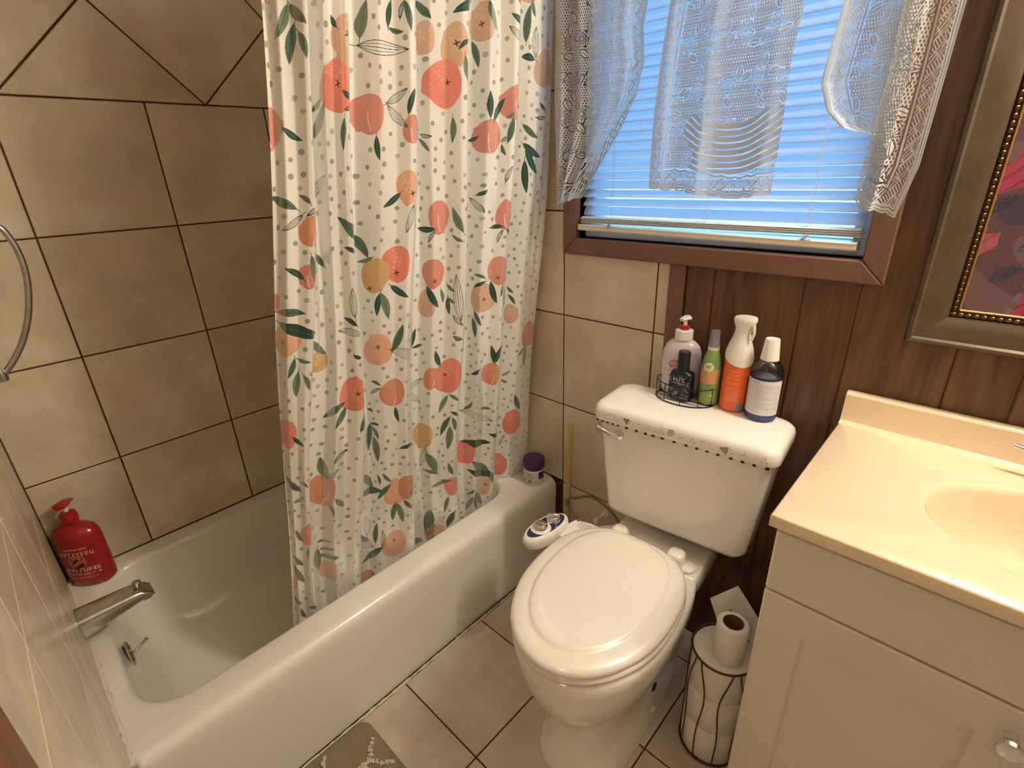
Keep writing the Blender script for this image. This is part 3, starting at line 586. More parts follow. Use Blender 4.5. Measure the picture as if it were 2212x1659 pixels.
# ------------------------------------------------------------------ shower curtain
def raster_curtain():
    RES = 1500.0; WU, Z0_, Z1_ = CWU, .18, 2.0      # pixels per metre
    Wp, Hp = int(WU*RES), int((Z1_-Z0_)*RES)
    A = np.empty((Hp, Wp, 3), np.float32); A[:] = (.80, .78, .74)
    mask = np.zeros((Hp, Wp), bool)
    rs = np.random.RandomState(11)
    def reg(u, v, r):
        c0, c1 = int(max(0, (u-r)*RES)), int(min(Wp, (u+r)*RES)); r0, r1 = int(max(0, (v-r-Z0_)*RES)), int(min(Hp, (v+r-Z0_)*RES))
        if c1 <= c0 or r1 <= r0: return None
        U = (np.arange(c0, c1)[None, :]+.5)/RES-u; V = (np.arange(r0, r1)[:, None]+.5)/RES+Z0_-v
        return slice(r0, r1), slice(c0, c1), U, V
    def put(sl, m, col, k=1.0):
        a = A[sl]; a[m] = a[m]*(1-k)+np.array(col, np.float32)*k; mask[sl] |= m
    COL = dict(c=(.76, .26, .20), d=(.66, .28, .23), o=(.68, .30, .19), p=(.76, .43, .29), t=(.66, .43, .30), g=(.64, .40, .20))
    # extra fillers outside the part seen, so the cloth goes on
    fr = list(FRUITS); lv = list(LEAVES)
    for v in (1.78, 1.90):
        for k in range(7):
            u = .08+k*.18+rs.uniform(-.03, .03); fr.append([rs.choice(list('cdpt')), u, v+rs.uniform(-.03, .03), .034, .036, .005, -.005])
            for a in (2.4, 3.6, 5.0): lv.append([rs.choice(list('mdo')), u+.05*cos(a), v+.05*sin(a), .04*cos(a), .04*sin(a), 1])
    for f in fr:
        kd, u, v, ru, rv = f[:5]; g = reg(u, v, max(ru, rv)*1.5)
        if g is None: continue
        sr, sc, U, V = g; th = np.arctan2(V/rv, U/ru); rad = np.hypot(U/ru, V/rv)
        ph = rs.uniform(0, 6); lim = 1+.05*np.cos(3*th+ph)+.035*np.cos(2*th+ph*2)
        lim = lim+.10*np.exp(-((np.angle(np.exp(1j*(th-ph))))/.12)**2)
        ins = rad < lim; col = np.array(COL[kd]); put((sr, sc), ins, col)
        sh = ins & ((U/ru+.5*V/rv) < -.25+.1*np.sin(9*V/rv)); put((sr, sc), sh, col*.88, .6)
        if kd in 'cptg':
            for _ in range(22):
                a, b = rs.normal(-.1, .3)*ru, rs.normal(.25, .28)*rv; sp = ins & (np.hypot(U-a, V-b) < .0011); put((sr, sc), sp, (.93, .72, .50), .8)
        if len(f) > 5:
            du, dv = f[5], f[6]; a, b = U-du, V-dv; c_, s_ = cos(.3), sin(.3); a, b = a*c_+b*s_, -a*s_+b*c_
            cr = ((abs(a) < .0011) & (abs(b) < .0065)) | ((abs(b) < .0011) & (abs(a) < .0065)); put((sr, sc), cr & ins, (.10, .02, .02))
        elif kd in 'do':
            cv = ins & (abs(U-.25*ru*(V/rv)**2+.1*ru) < .0009) & (V > -.9*rv) & (V < .15*rv) if kd == 'd' else ins & (abs(U-.3*ru*np.cos(V/rv*1.5)) < .0010) & (V < -.1*rv); put((sr, sc), cv, (.95, .72, .62))
    for kd, u, v, du, dv, wf in lv:
        Lh = max(.006, math.hypot(du, dv)/2); g = reg(u, v, Lh*1.25)
        if g is None: continue
        sr, sc, U, V = g; dx, dy = du/(2*Lh), dv/(2*Lh); a = (U*dx+V*dy)/Lh; b = (-U*dy+V*dx)
        b = b+.0022*(1-a*a)*(1 if (u*977) % 1 > .5 else -1)
        w_ = min(.0125, max(.0045, Lh*.27))*wf; env = w_*np.clip(1-np.abs(a)**1.9, 0, 1)**.85*(1+.15*a*-1)
        ins = (np.abs(b) < env) & (np.abs(a) < 1)
        if kd == 'o':
            put((sr, sc), ins & ((np.abs(b) > env-.0012) | (np.abs(b) < .0005) | (np.abs(b-env*.5) < .0004) | (np.abs(b+env*.5) < .0004) & (a < .5)), (.03, .06, .05))
        else:
            col = (.035, .075, .058) if kd == 'd' else ((.17, .22, .16) if (u*531) % 1 > .45 else (.10, .155, .12)); put((sr, sc), ins, col)
            vc = tuple(c*.35 for c in col) if kd == 'm' else (.16, .22, .17)
            put((sr, sc), ins & (np.abs(b) < .0005) & (a < .85), vc)
        st = (np.abs(b) < .0006) & (a > -1.25) & (a <= -.95); put((sr, sc), st, (.08, .11, .09))
    # scattered dots
    pts = []
    for _ in range(9000):
        u, v = rs.uniform(0, WU), rs.uniform(Z0_, Z1_); i, j = int((v-Z0_)*RES), int(u*RES)
        if any((u-a)**2+(v-b)**2 < .021**2 for a, b in pts[-2400:]): continue
        r0, r1, c0, c1 = max(0, i-11), min(Hp, i+12), max(0, j-11), min(Wp, j+12)
        if mask[r0:r1, c0:c1].any(): continue
        pts.append((u, v)); g = reg(u, v, .008); 
        if g is None: continue
        sr, sc, U, V = g; s_ = rs.uniform(.9, 1.15); A[sr, sc][(np.hypot(U/1.0, V/1.05) < .0046*s_)] = (.33, .34, .27) if rs.rand() > .3 else (.45, .45, .37)
    return A[::-1], WU, Z0_, Z1_
cx_, cy_, cz_, cu_ = curtain_grid(620, 300)
CWU = float(cu_.max())+.01
cA, cWU, cZ0, cZ1 = raster_curtain()
ci = img('shower_curtain_print', np.clip(np.where(cA <= .0031308, cA*12.92, 1.055*np.power(np.maximum(cA, 1e-5), 1/2.4)-.055), 0, 1))
cx_, cy_, cz_, cu_ = curtain_grid(620, 300)
sc_ob = empty('shower_curtain', (.75, -.45, 1.98), 'white shower curtain printed with coral and peach fruits, green leaves and grey dots', 'shower curtain')
M['curtain'] = cloth_mat('shower_curtain_cloth', ci, trl=.10, gloss=.05, rough=.38)
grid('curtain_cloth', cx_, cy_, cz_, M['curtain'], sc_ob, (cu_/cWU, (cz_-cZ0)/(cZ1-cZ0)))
for q in range(8):
    yy = -.74+q*.098; pts = [(.765+.0*q, yy, 2.0)]; n = 20
    MB().ring_tube([(.765+.022*cos(2*pi*t/n), yy, 1.995+.022*sin(2*pi*t/n)) for t in range(n)], .0014, 6).build('curtain_ring', M['chrome'], sc_ob)
rd = empty('shower_rod', (.765, -.65, 2.008), 'chrome shower rod between the two end walls above the bathtub', 'curtain rod')
MB().tube([(.765, -1.303, 2.003), (.765, -.004, 2.003)], .0125, 14).build('rod', M['chrome'], rd)
for y in (-1.3, -.008): MB().lathe([(.03, -.004), (.03, .004), (.02, .008)], (.765, y, 2.003), 20, axis='y').build('flange', M['chrome'], rd)
HOSE = [(0.15,-1.175,1.40),(0.15,-1.17,1.319),(0.15,-1.151,1.289),(0.15,-1.142,1.239),(0.15,-1.147,1.179),(0.15,-1.167,1.109),(0.15,-1.196,1.05),(0.15,-1.226,1.009),(0.15,-1.25,0.986)]
HOSE2 = [(1.03,-.262,.452),(.985,-.22,.425),(0.925,-0.16,0.375),(0.867,-0.1,0.35),(0.863,-0.08,0.354),(0.881,-0.07,0.357),(0.92,-0.06,0.377),(0.959,-0.05,0.369),(1.004,-0.05,0.351),(1.05,-.05,.31)]
# ------------------------------------------------------------------ bathtub
def rrect(x0, x1, y0, y1, r, n=24, rs_=None):
    """rounded rectangle, 4 corners with n points each; r may be one radius or four (++, -+, --, +-)"""
    r4 = r if isinstance(r, (list, tuple)) else [r]*4
    cs = [(x1-r4[0], y1-r4[0], 0, r4[0]), (x0+r4[1], y1-r4[1], 90, r4[1]), (x0+r4[2], y0+r4[2], 180, r4[2]), (x1-r4[3], y0+r4[3], 270, r4[3])]
    out = []
    for cx, cy, a, rr in cs:
        for k in range(n): t = radians(a+90*k/(n-1)); out.append((cx+rr*cos(t), cy+rr*sin(t)))
    return out
def lv(pts, z): return [(p[0], p[1], z) for p in pts]
tub = empty('bathtub', (.38, -.65, 0), 'white enamel bathtub with rounded apron along the tiled wall', 'bathtub')
OX0, OX1, OY0, OY1 = .003, .748, -1.303, -.003
R = []
o1 = lambda d, z, c=.012: R.append(lv(rrect(OX0, OX1-d, OY0, OY1, [c, .004, .004, c]), z))
o1(.006, .0); o1(.006, .02); o1(.004, .15); o1(.001, .27); o1(0, .295)
for k in range(1, 8):
    a = k/7*pi/2; o1(.024*(1-cos(a)), .312+.029*sin(a), .012+.008*k/7)
IX0, IX1, IY0, IY1 = .052, .655, -1.272, -.13
def inn(d, z, yb=0, r=.10, yn=0): R.append(lv(rrect(IX0+d, IX1-d, IY0+d+yn, IY1-d-yb, [r, r, r, r]), z))
inn(-.014, .340, r=.115); inn(-.006, .3385, r=.112)
for k in range(1, 7):
    a = k/6*pi/2; inn(-.006+.020*sin(a)*.9, .3385-.024*(1-cos(a)), r=.108)
inn(.020, .27, .01, .10, .004); inn(.030, .20, .03, .10, .010); inn(.042, .13, .06, .11, .02); inn(.060, .09, .10, .11, .035); inn(.09, .07, .15, .10, .06); inn(.13, .064, .2, .08, .10); inn(.20, .062, .3, .06, .2)
mb = MB().rings(R, False, True); mb.build('tub_shell', M['tub'], tub, angle=60)
# overflow plate with trip lever
ov = (.352, -1.249, .272)
op = MB().lathe([(.001, -.001), (.034, 0), (.036, .004), (.030, .009), (.012, .011), (.002, .0115)], ov, 26, axis='y').build('overflow_plate', M['dull'], tub)
MB().tube([(ov[0], ov[1]+.01, ov[2]), (ov[0]+.002, ov[1]+.022, ov[2]+.004), (ov[0]+.004, ov[1]+.046, ov[2]+.022)], [.004, .0035, .0045], 10).build('trip_lever', M['dull'], op)
for dz in (-.022, .022): MB().sphere((ov[0], ov[1]+.009, ov[2]+dz), .004, 8, 6, 1, .6, 1).build('screw', M['dull'], op)
MB().lathe([(.024, 0), (.024, .003), (.016, .004), (.004, .003)], (.435, -1.08, .068), 20).build('drain', M['dull'], tub)
# caulk beads round the tub
def bead(pts, r, name, label, jit=.0015, seed=1):
    rs = np.random.RandomState(seed); P_ = []
    for a, b in zip(pts[:-1], pts[1:]):
        n = int(max(4, (Vector(b)-Vector(a)).length/.012))
        for k in range(n): P_.append(Vector(a).lerp(Vector(b), k/n))
    P_.append(Vector(pts[-1])); rad = [r*(1+.45*rs.uniform(-1, 1)) for _ in P_]
    P_ = [p+Vector(rs.uniform(-jit, jit, 3)) for p in P_]
    o = MB().tube(P_, rad, 6).build(name, M['caulk'], None); tag(o, label, 'caulk'); return o
bead([(.752, -.01, .003), (.753, -1.29, .003)], .0034, 'caulk_bead', 'thin white caulk line where the tub apron meets the floor tiles', .0007, 2)
bead([(.03, -1.3035, .3435), (.745, -1.3035, .3435)], .0055, 'caulk_bead', 'lumpy white caulk line where the tub rim meets the near tiled wall', .002, 5)
# tub spout
sp = empty('tub_spout', (.345, -1.305, .43), 'worn chrome tub spout on the near wall above the tub rim', 'tub spout')
rr = []
for t in np.linspace(0, 1, 12):
    y = -1.304+.150*t; w_ = .034-.007*t; zt = .450-.006*t-(.022*max(0, (t-.78)/.22)**2); zb_ = .388+.030*t
    rr.append([(.345+w_*math.copysign(abs(cos(a))**.55, cos(a)), y, (zt+zb_)/2+(zt-zb_)/2*math.copysign(abs(sin(a))**.55, sin(a))) for a in [2*pi*k/28 for k in range(28)]])
MB().rings(rr).build('spout_body', M['dull'], sp, angle=50)
MB().box(.328, -1.182, .404, .362, -1.160, .424, .004).build('outlet', M['dull'], sp)
MB().lathe([(.0035, 0), (.0035, .010), (.009, .012), (.010, .017), (.006, .021), (.001, .022)], (.345, -1.180, .440), 16).build('diverter_knob', M['dull'], sp)
# shower hose loop by the near wall
hs = empty('shower_hose', (.12, -1.28, 1.2), 'chrome hand shower hose looping down at the left edge beside the tiled wall', 'shower hose')
HP = HOSE
pts = []
for i in range(len(HP)-1):
    for t in np.linspace(0, 1, 8)[:-1]:
        p0 = Vector(HP[max(i-1, 0)]); p1 = Vector(HP[i]); p2 = Vector(HP[i+1]); p3 = Vector(HP[min(i+2, len(HP)-1)])
        pts.append(.5*((2*p1)+(p2-p0)*t+(2*p0-5*p1+4*p2-p3)*t*t+(3*p1-p0-3*p2+p3)*t**3))
MB().tube(pts, .0065, 10).build('hose', M['dull'], hs)
MB().lathe([(.010, -.012), (.011, .0), (.008, .014)], HP[-1], 12).build('coupling', M['dull'], hs)
vl = empty('shower_valve', (.03, -1.3, 1.05), 'small chrome knob on the near wall inside the hose loop', 'shower valve')
MB().lathe([(.001, 0), (.022, 0), (.022, .02), (.014, .03), (.001, .032)], (.03, -1.3045, 1.06), 18, axis='y').build('knob', M['dull'], vl)
# red pump bottle on the rim corner
def pump(parent, c, z, mt_head, mt_stem, r=.014, ang=2.3, L_=.035, stem=.03, hs=1.0):
    MB().lathe([(.005, 0), (.005, stem)], (c[0], c[1], z), 12).build('pump_stem', mt_stem, parent)
    mb = MB(); rs = []
    for t in np.linspace(0, 1, 12):
        w_ = (r*(1-.5*t) if t > .15 else r*(.45+3.6*t))*hs; h = .007*(1-.35*t)
        cx, cy = c[0]+cos(ang)*(t*(L_+r)-r), c[1]+sin(ang)*(t*(L_+r)-r)
        rs.append([(cx-sin(ang)*w_*cos(a), cy+cos(ang)*w_*cos(a), z+stem+.004+h*sin(a)-.008*max(0, t-.6)) for a in [2*pi*k/14 for k in range(14)]])
    mb.rings(rs); mb.build('pump_head', mt_head, parent)
M['red'] = mat('red_bottle_plastic', lin(150, 26, 34), .22, coat=.2); M['redcap'] = mat('red_cap_plastic', lin(160, 24, 28), .3)
rb = empty('red_pump_bottle', (.066, -1.245, .343), 'red oval pump bottle with white lettering on the tub rim corner', 'pump bottle')
RC = (.058, -1.248)
prof = [(.001, 0), (.88, .0), (.98, .006), (1.0, .02), (1.0, .125), (.98, .145), (.86, .163), (.5, .174), (.34, .178), (.33, .190), (.30, .192)]
def oval(prof, c, hw, hd, ang, z0, n=40):
    rs = []
    for f, h in prof:
        rs.append([(c[0]+cos(ang)*f*hw*cos(a)-sin(ang)*f*hd*sin(a), c[1]+sin(ang)*f*hw*cos(a)+cos(ang)*f*hd*sin(a), z0+h) for a in [2*pi*k/n for k in range(n)]])
    return rs
RA = radians(52)
MB().rings(oval([(max(f, .02), h) for f, h in prof], RC, .052, .033, RA, .343)).build('bottle_body', M['red'], rb)
MB().lathe([(.017, 0), (.018, .004), (.016, .024), (.010, .028)], (RC[0], RC[1], .530), 20).build('collar', M['redcap'], rb)
pump(rb, RC, .555, M['redcap'], M['white'], .019, 2.5, .022, .022, 1.05)
def label_img(name, w_, h_, bg, ink, rows, seed=0, extra=None):
    rs = np.random.RandomState(seed); A = np.empty((h_, w_, 3), np.float32); A[:] = bg
    for (y0, hh, x0, x1, den) in rows:      # a row of print too small to read in the photo: letter-like strokes
        x = x0*w_
        while x < x1*w_:
            lw = max(2, int(rs.uniform(.35, .8)*hh*h_)); r0 = int(y0*h_); r1 = int((y0+hh)*h_)
            if rs.rand() < den:
                st_ = max(1, int(hh*h_*.2)); x_ = int(x)
                A[r0:r1, x_:x_+st_] = ink
                k = rs.randint(3)
                if k == 0: A[r0:r0+st_, x_:x_+lw] = ink
                if k == 1: A[r1-st_:r1, x_:x_+lw] = ink; A[r0:r1, x_+lw-st_:x_+lw] = ink
                if k == 2: A[(r0+r1)//2:(r0+r1)//2+st_, x_:x_+lw] = ink; A[r0:r0+st_, x_:x_+lw] = ink
            x += lw+max(1, int(hh*h_*.25))
    if extra: extra(A)
    return img(name, np.clip(A, 0, 1))
def patch(name, c, hw, hd, ang, z0, z1, a0, a1, mt, parent, f=1.02, n=28, fz=None):
    """curved label standing just proud of an oval bottle; a0..a1 angles in the bottle's own frame"""
    a = np.linspace(a0, a1, n)[None, :]; z = np.linspace(z1, z0, 6)[:, None]; F = f if fz is None else f*fz(z)
    X = c[0]+cos(ang)*F*hw*np.cos(a)-sin(ang)*F*hd*np.sin(a)+0*z; Y = c[1]+sin(ang)*F*hw*np.cos(a)+cos(ang)*F*hd*np.sin(a)+0*z
    u = (a-a0)/(a1-a0)+0*z; v = (z-z0)/(z1-z0)+0*a
    return grid(name, X, Y, z+0*a, mt, parent, (u, v))
def rl(A):
    h, w_ = A.shape[:2]; yy, xx = np.mgrid[0:h, 0:w_]; u, v = xx/w_, yy/h
    m_ = (np.hypot((u-.5)*1.1, (v-.42)) < .2) & (np.sin(60*u+20*np.sin(14*v)) > .2); A[m_] = (.78, .58, .5)
    m_ = (np.hypot((u-.5)*1.4, (v-.5)) < .16) & (np.sin(30*v+20*u) > 0); A[m_] = (.25, .05, .04)
M['redlabel'] = img_mat('red_label_print', label_img('red_print', 300, 300, (.588, .10, .13), (.86, .72, .66), [(.05, .05, .3, .75, .9), (.16, .11, .12, .9, .95), (.60, .10, .15, .88, .95), (.74, .05, .1, .9, .85), (.84, .04, .2, .8, .8)], 3, rl), .25)
patch('label', RC, .052, .033, RA, .357, .470, radians(-150), radians(-30), M['redlabel'], rb, 1.015)
# jar with purple lid on the far rim
jar = empty('purple_lid_jar', (.690, -.058, .343), 'small white jar with dark purple lid on the far end of the tub rim', 'jar')
JC = (.693, -.062)
M['purple'] = mat('purple_plastic', lin(62, 30, 78), .4); M['jarlab'] = img_mat('jar_label_print', label_img('jar_print', 400, 120, (.84, .80, .78), (.25, .2, .22), [(.10, .12, .05, .5, .9), (.30, .06, .05, .6, .9), (.42, .06, .05, .6, .9), (.60, .26, .22, .30, 1), (.58, .30, .40, .52, 1), (.70, .10, .62, .66, 1)], 8, lambda A: A.__setitem__((slice(0, 70), slice(300, 400)), (.24, .12, .30))), .4)
MB().lathe([(.001, 0), (.029, 0), (.031, .003), (.031, .052), (.027, .056), (.027, .062)], (*JC, .342), 32).build('jar_body', M['white'], jar)
MB().lathe([(.0325, 0), (.0335, .002), (.0335, .026), (.031, .030), (.001, .031)], (*JC, .398), 40).build('jar_lid', M['purple'], jar)
patch('label', JC, .0312, .0312, 0, .347, .391, radians(-150), radians(20), M['jarlab'], jar, 1.012)
# ------------------------------------------------------------------ toilet
CX = 1.203; TX = 1.25
def egg(hw, yf, yb, yc, z, n=64, e=2.0, eb=2.7, cx=CX):
    out = []
    for k in range(n):
        t = 2*pi*k/n; c_, s_ = cos(t), sin(t)
        if s_ < 0: x = math.copysign(abs(c_)**(2/e), c_); y = -abs(s_)**(2/e)*(yc-yf)
        else: x = math.copysign(abs(c_)**(2/eb), c_); y = abs(s_)**(2/eb)*(yb-yc)
        out.append((cx+hw*x, yc+y, z))
    return out
to = empty('toilet', (CX, -.35, 0), 'white two-piece toilet with closed lid between the bathtub and vanity', 'toilet')
R = [egg(.118, -.610, -.09, -.35, .0, e=3.2, eb=4), egg(.118, -.610, -.09, -.35, .018, e=3.2, eb=4), egg(.110, -.602, -.10, -.35, .026, e=3.1, eb=4), egg(.100, -.594, -.11, -.35, .10, e=2.9, eb=3.5),
     egg(.100, -.596, -.12, -.36, .17, e=2.7, eb=3.4), egg(.112, -.612, -.12, -.37, .215, e=2.4, eb=3.2), egg(.138, -.642, -.11, -.39, .26, e=2.2, eb=3), egg(.158, -.668, -.10, -.41, .31, e=2.1, eb=3),
     egg(.170, -.684, -.12, -.43, .36, eb=3), egg(.176, -.692, -.15, -.44, .405, eb=3), egg(.178, -.694, -.16, -.45, .432, eb=3), egg(.174, -.690, -.165, -.45, .441, eb=3), egg(.160, -.672, -.18, -.45, .443, eb=3)]
bowl = MB().rings(R).build('bowl', M['porc'], to, angle=60)
dk = []
for z, d, yf in ((.30, .035, -.16), (.34, .012, -.20), (.385, .002, -.24), (.436, 0, -.27), (.444, .004, -.265)):
    dk.append(lv(rrect(1.106+d, 1.362-d, yf, -.060-d*.5, .02, 8), z))
MB().rings(dk).build('rear_deck', M['porc'], to, angle=60)
for sx in (-1, 1): MB().lathe([(.014, 0), (.014, .008), (.010, .014), (.001, .016)], (CX+sx*.105, -.33, .024), 14).build('bolt_cap', M['white'], to)
MB().lathe([(.001, 0), (.013, .0), (.009, .004), (.001, .0045)], (1.3335, -.40, .20), 10, axis='x').build('side_hole', M['black'], to)
# tank
tk = []
def trr(f, z, r=.030): # f 0 bottom .. 1 top
    x0 = 1.075+(1.047-1.075)*f; x1 = 1.443+(1.470-1.443)*f; y0 = -.204-(.008)*f; return lv(rrect(x0, x1, y0, -.052, r, 10), z+.016)
def tri(d, z): return lv(rrect(1.075+d, 1.443-d, -.204+d, -.052-d, .030, 10), z+.016)
tk = [tri(.06, .470), tri(.022, .474), tri(.008, .481), tri(.001, .494)]+[trr(f, .50+.268*f) for f in (0, .25, .5, .75, 1)]
tank = MB().rings(tk).build('tank', M['porc'], to, angle=60)
ld = []
LX0, LX1, LY0, LY1 = 1.037, 1.482, -.227, -.045
lid_side = []
for d, z in ((.006, .758), (.001, .760), (0, .764), (0, .786), (.003, .795), (.010, .8015), (.020, .805), (.034, .8065)): ld.append(lv(rrect(LX0+d, LX1-d, LY0+d, LY1-d*.6, .034, 12), z+.0185))
MB().rings(ld).build('tank_lid', M['porc'], to, angle=60)
# painted marks on the lid edge
def marks(mt, shapes, name):
    mb = MB()
    for poly in shapes:
        pts = [(x, LY0-.0002, z+.0185) for x, z in poly]; pb = [(x, LY0+.002, z+.0185) for x, z in poly]; mb.rings([pb, pts])
    mb.build(name, mt, to, smooth=False)['kind'] = 'stuff'
rs = np.random.RandomState(2); sq = []
def lid_x(px): return px
for x in np.r_[np.arange(1.058, 1.125, .0145), np.array([1.139, 1.165, 1.189, 1.208, 1.231, 1.260, 1.288, 1.313, 1.336, 1.360, 1.388, 1.412, 1.436, 1.462])]:
    w_, h = rs.uniform(.003, .0042), rs.uniform(.0026, .0034); z = .7605
    if x < 1.12: w_ *= .75; h *= .8
    sq.append([(x-w_, z-h), (x+w_, z-h*.9), (x+w_*.95, z+h), (x-w_*.9, z+h*.9)])
marks(M['mark'], sq, 'painted_square_dots')
def stroke(pts, w_):
    out = []
    for a, b in zip(pts[:-1], pts[1:]):
        a, b = Vector(a), Vector(b); d = (b-a); 
        if d.length < 1e-6: continue
        d.normalize(); nn = Vector((-d.y, d.x))*w_; a = a-d*w_*.5; b = b+d*w_*.5
        out.append([tuple(a-nn), tuple(b-nn), tuple(b+nn), tuple(a+nn)])
    return out
st_ = []
def tri_spiral(cx, cz, r, flip=1, rot=0.0):
    p = []
    for k in range(8):
        a = pi/2*(-1)+k*2*pi/3*flip+rot; rr = r*(1-k*.115); p.append((cx+rr*cos(a), cz+rr*sin(a)))
    return stroke(p, .0007)
st_ += tri_spiral(1.137, .780, .011, 1, 0); st_ += tri_spiral(1.372, .777, .013, 1, .25)
st_ += stroke([(1.250+.0008*(20-t)*.55*cos(t*.62), .780+.0008*(20-t)*.6*sin(t*.62)) for t in range(20)], .0007)
for cx in (1.075, 1.108, 1.150, 1.195, 1.228, 1.302, 1.385, 1.455): 
    for dx, dz in ((0, .004), (-.005, -.002), (.004, -.004)): st_ += [[(cx+dx-.001, .777+dz-.001), (cx+dx+.001, .777+dz-.001), (cx+dx+.001, .777+dz+.001), (cx+dx-.001, .777+dz+.001)]]
marks(M['brownmark'], st_, 'painted_spirals_and_dots')
tn = []
for x, z in ((1.09, .783), (1.170, .779), (1.212, .773), (1.272, .774), (1.325, .782), (1.412, .777)): tn += stroke([(x-.004, z-.003), (x+.004, z+.004)], .0009)
marks(M['tanmark'], tn, 'painted_tan_dashes')
# flush lever
fl = MB().lathe([(.001, .004), (.011, .003), (.014, 0), (.013, -.006), (.006, -.009), (.001, -.010)], (1.112, -.211, .745), 20, axis='y').build('flush_lever', M['chrome'], to)
MB().tube([(1.112, -.219, .745), (1.096, -.225, .748), (1.077, -.228, .756), (1.058, -.228, .760)], [.006, .005, .006, .0075], 10).build('lever_arm', M['chrome'], fl)
# seat and lid
R = [egg(.168, -.688, -.258, -.455, .452), egg(.175, -.696, -.252, -.455, .455), egg(.1765, -.697, -.252, -.455, .4595), egg(.172, -.692, -.256, -.455, .4655), egg(.155, -.675, -.27, -.455, .467)]
MB().rings(R).build('seat_ring', M['seat'], to, angle=60)
for dx, dy in ((-.12, -.35), (.12, -.35), (-.13, -.52), (.13, -.52), (0, -.66)): MB().box(CX+dx-.01, dy-.01, .442, CX+dx+.01, dy+.01, .455, .002).build('bumper', M['seat'], to)
def le(d, z, dd=0): return egg(.175-d, -.700+d*1.05, -.250-d*.5, -.455, z)
R = [le(.006, .4725), le(.001, .4745), le(0, .480), le(.002, .4865), le(.010, .4915), le(.028, .4950), le(.036, .4958), le(.040, .4968), le(.043, .5000), le(.050, .5022), le(.075, .5042), le(.110, .5056), le(.150, .5060)]
MB().rings(R).build('seat_lid', M['seat'], to, angle=50)
for x in (1.146, 1.300):
    h = MB().rings([lv(rrect(x-.022-d, x+.022+d, -.262-d, -.222+d*.5, .012, 8), z) for d, z in ((0, .447), (0, .478), (-.003, .486), (-.009, .489))]).build('hinge_cover', M['seat'], to, angle=60)
    MB().lathe([(.021, 0), (.021, .010), (.017, .013), (.001, .013)], (x+.028 if x > 1.2 else x+.022, -.236, .443), 18).build('hinge_disc', M['white'], h)
# bidet attachment
bd = empty('bidet_attachment', (1.0, -.33, .45), 'white bidet control panel with two chrome knobs sticking out from under the toilet seat', 'bidet attachment')
BC = (.992, -.360); BA = radians(84)
def bo(f, z, g=1.0): return [(BC[0]+cos(BA)*f*.080*cos(a)-sin(BA)*f*.0365*g*sin(a), BC[1]+sin(BA)*f*.080*cos(a)+cos(BA)*f*.0365*g*sin(a), z) for a in [2*pi*k/40 for k in range(40)]]
MB().rings([bo(.70, .436), bo(.92, .441), bo(1.0, .455), bo(.99, .466), bo(.93, .474), bo(.86, .4765)]).build('control_housing', M['white'], bd)
MB().rings([bo(.84, .4755, .9), bo(.83, .4772, .9)]).build('blue_face', M['bluegrey'], bd)
def bp(s_, t_=0): return (BC[0]+cos(BA)*s_-sin(BA)*t_, BC[1]+sin(BA)*s_+cos(BA)*t_)
MB().lathe([(.027, 0), (.028, .003), (.024, .004)], (*bp(-.020), .4765), 28).build('dial_ring', M['white'], bd)
for s_ in (-.020, .028):
    q = bp(s_); kb = MB().lathe([(.019, 0), (.020, .006), (.017, .014), (.014, .017), (.001, .0175)], (*q, .478), 24).build('knob', M['chrome'], bd)
    g_ = MB().box(-.017, -.004, .489, .017, .004, .501, .002); ga = radians(20+s_*600); g_.v = [(q[0]+x*cos(ga)-y*sin(ga), q[1]+x*sin(ga)+y*cos(ga), z) for x, y, z in g_.v]; g_.build('knob_grip', M['chrome'], kb)
tk_ = MB()
for k in range(9):
    a = BA+pi*.55+k*.32; q = bp(-.020); tk_.box(q[0]+.0235*cos(a)-.0008, q[1]+.0235*sin(a)-.0008, .4798, q[0]+.0235*cos(a)+.0008, q[1]+.0235*sin(a)+.0008, .4809)
tk_.build('dial_marks', M['mark'], bd, smooth=False)
ap = [(1.012, -.300), (1.020, -.262), (1.06, -.248), (1.13, -.243), (1.34, -.243), (1.34, -.29), (1.10, -.30), (1.045, -.345), (1.02, -.345)]
MB().rings([lv(ap[::-1], .4425), lv(ap[::-1], .4515)]).build('mounting_plate', M['white'], bd, smooth=False)
M['printgrey'] = mat('grey_print', lin(176, 166, 156), .5)
pr_ = MB()
for k in range(4): pr_.box(1.035+k*.001, -.262-.007*k, .4514, 1.075, -.259-.007*k, .4519)
pr_.build('printed_text', M['printgrey'], bd, smooth=False)['kind'] = 'stuff'
hz = empty('water_hose', (.86, -.1, .4), 'thin grey bidet hose curling from the knob panel to behind the tank', 'hose')
hp = [(1.035, -.262, .452), (1.015, -.225, .462), (.985, -.17, .478), (.955, -.115, .485), (.93, -.075, .475), (.935, -.05, .45), (.96, -.045, .43), (1.0, -.045, .415), (1.06, -.045, .37), (1.1, -.05, .28)]
hp = HOSE2 if HOSE2 else hp
pp = []
for i in range(len(hp)-1):
    for t in np.linspace(0, 1, 6)[:-1]:
        p0, p1, p2, p3 = Vector(hp[max(i-1, 0)]), Vector(hp[i]), Vector(hp[i+1]), Vector(hp[min(i+2, len(hp)-1)])
        pp.append(.5*((2*p1)+(p2-p0)*t+(2*p0-5*p1+4*p2-p3)*t*t+(3*p1-p0-3*p2+p3)*t**3))
MB().tube(pp, .0045, 8).build('hose', M['hose'], hz)
MB().lathe([(.008, -.01), (.008, .01)], hp[3], 10).build('hose_nut', M['hose'], hz)
wv = empty('water_valve', (.955, 0, .29), 'white capped supply valve on the wall between bathtub and toilet', 'valve')
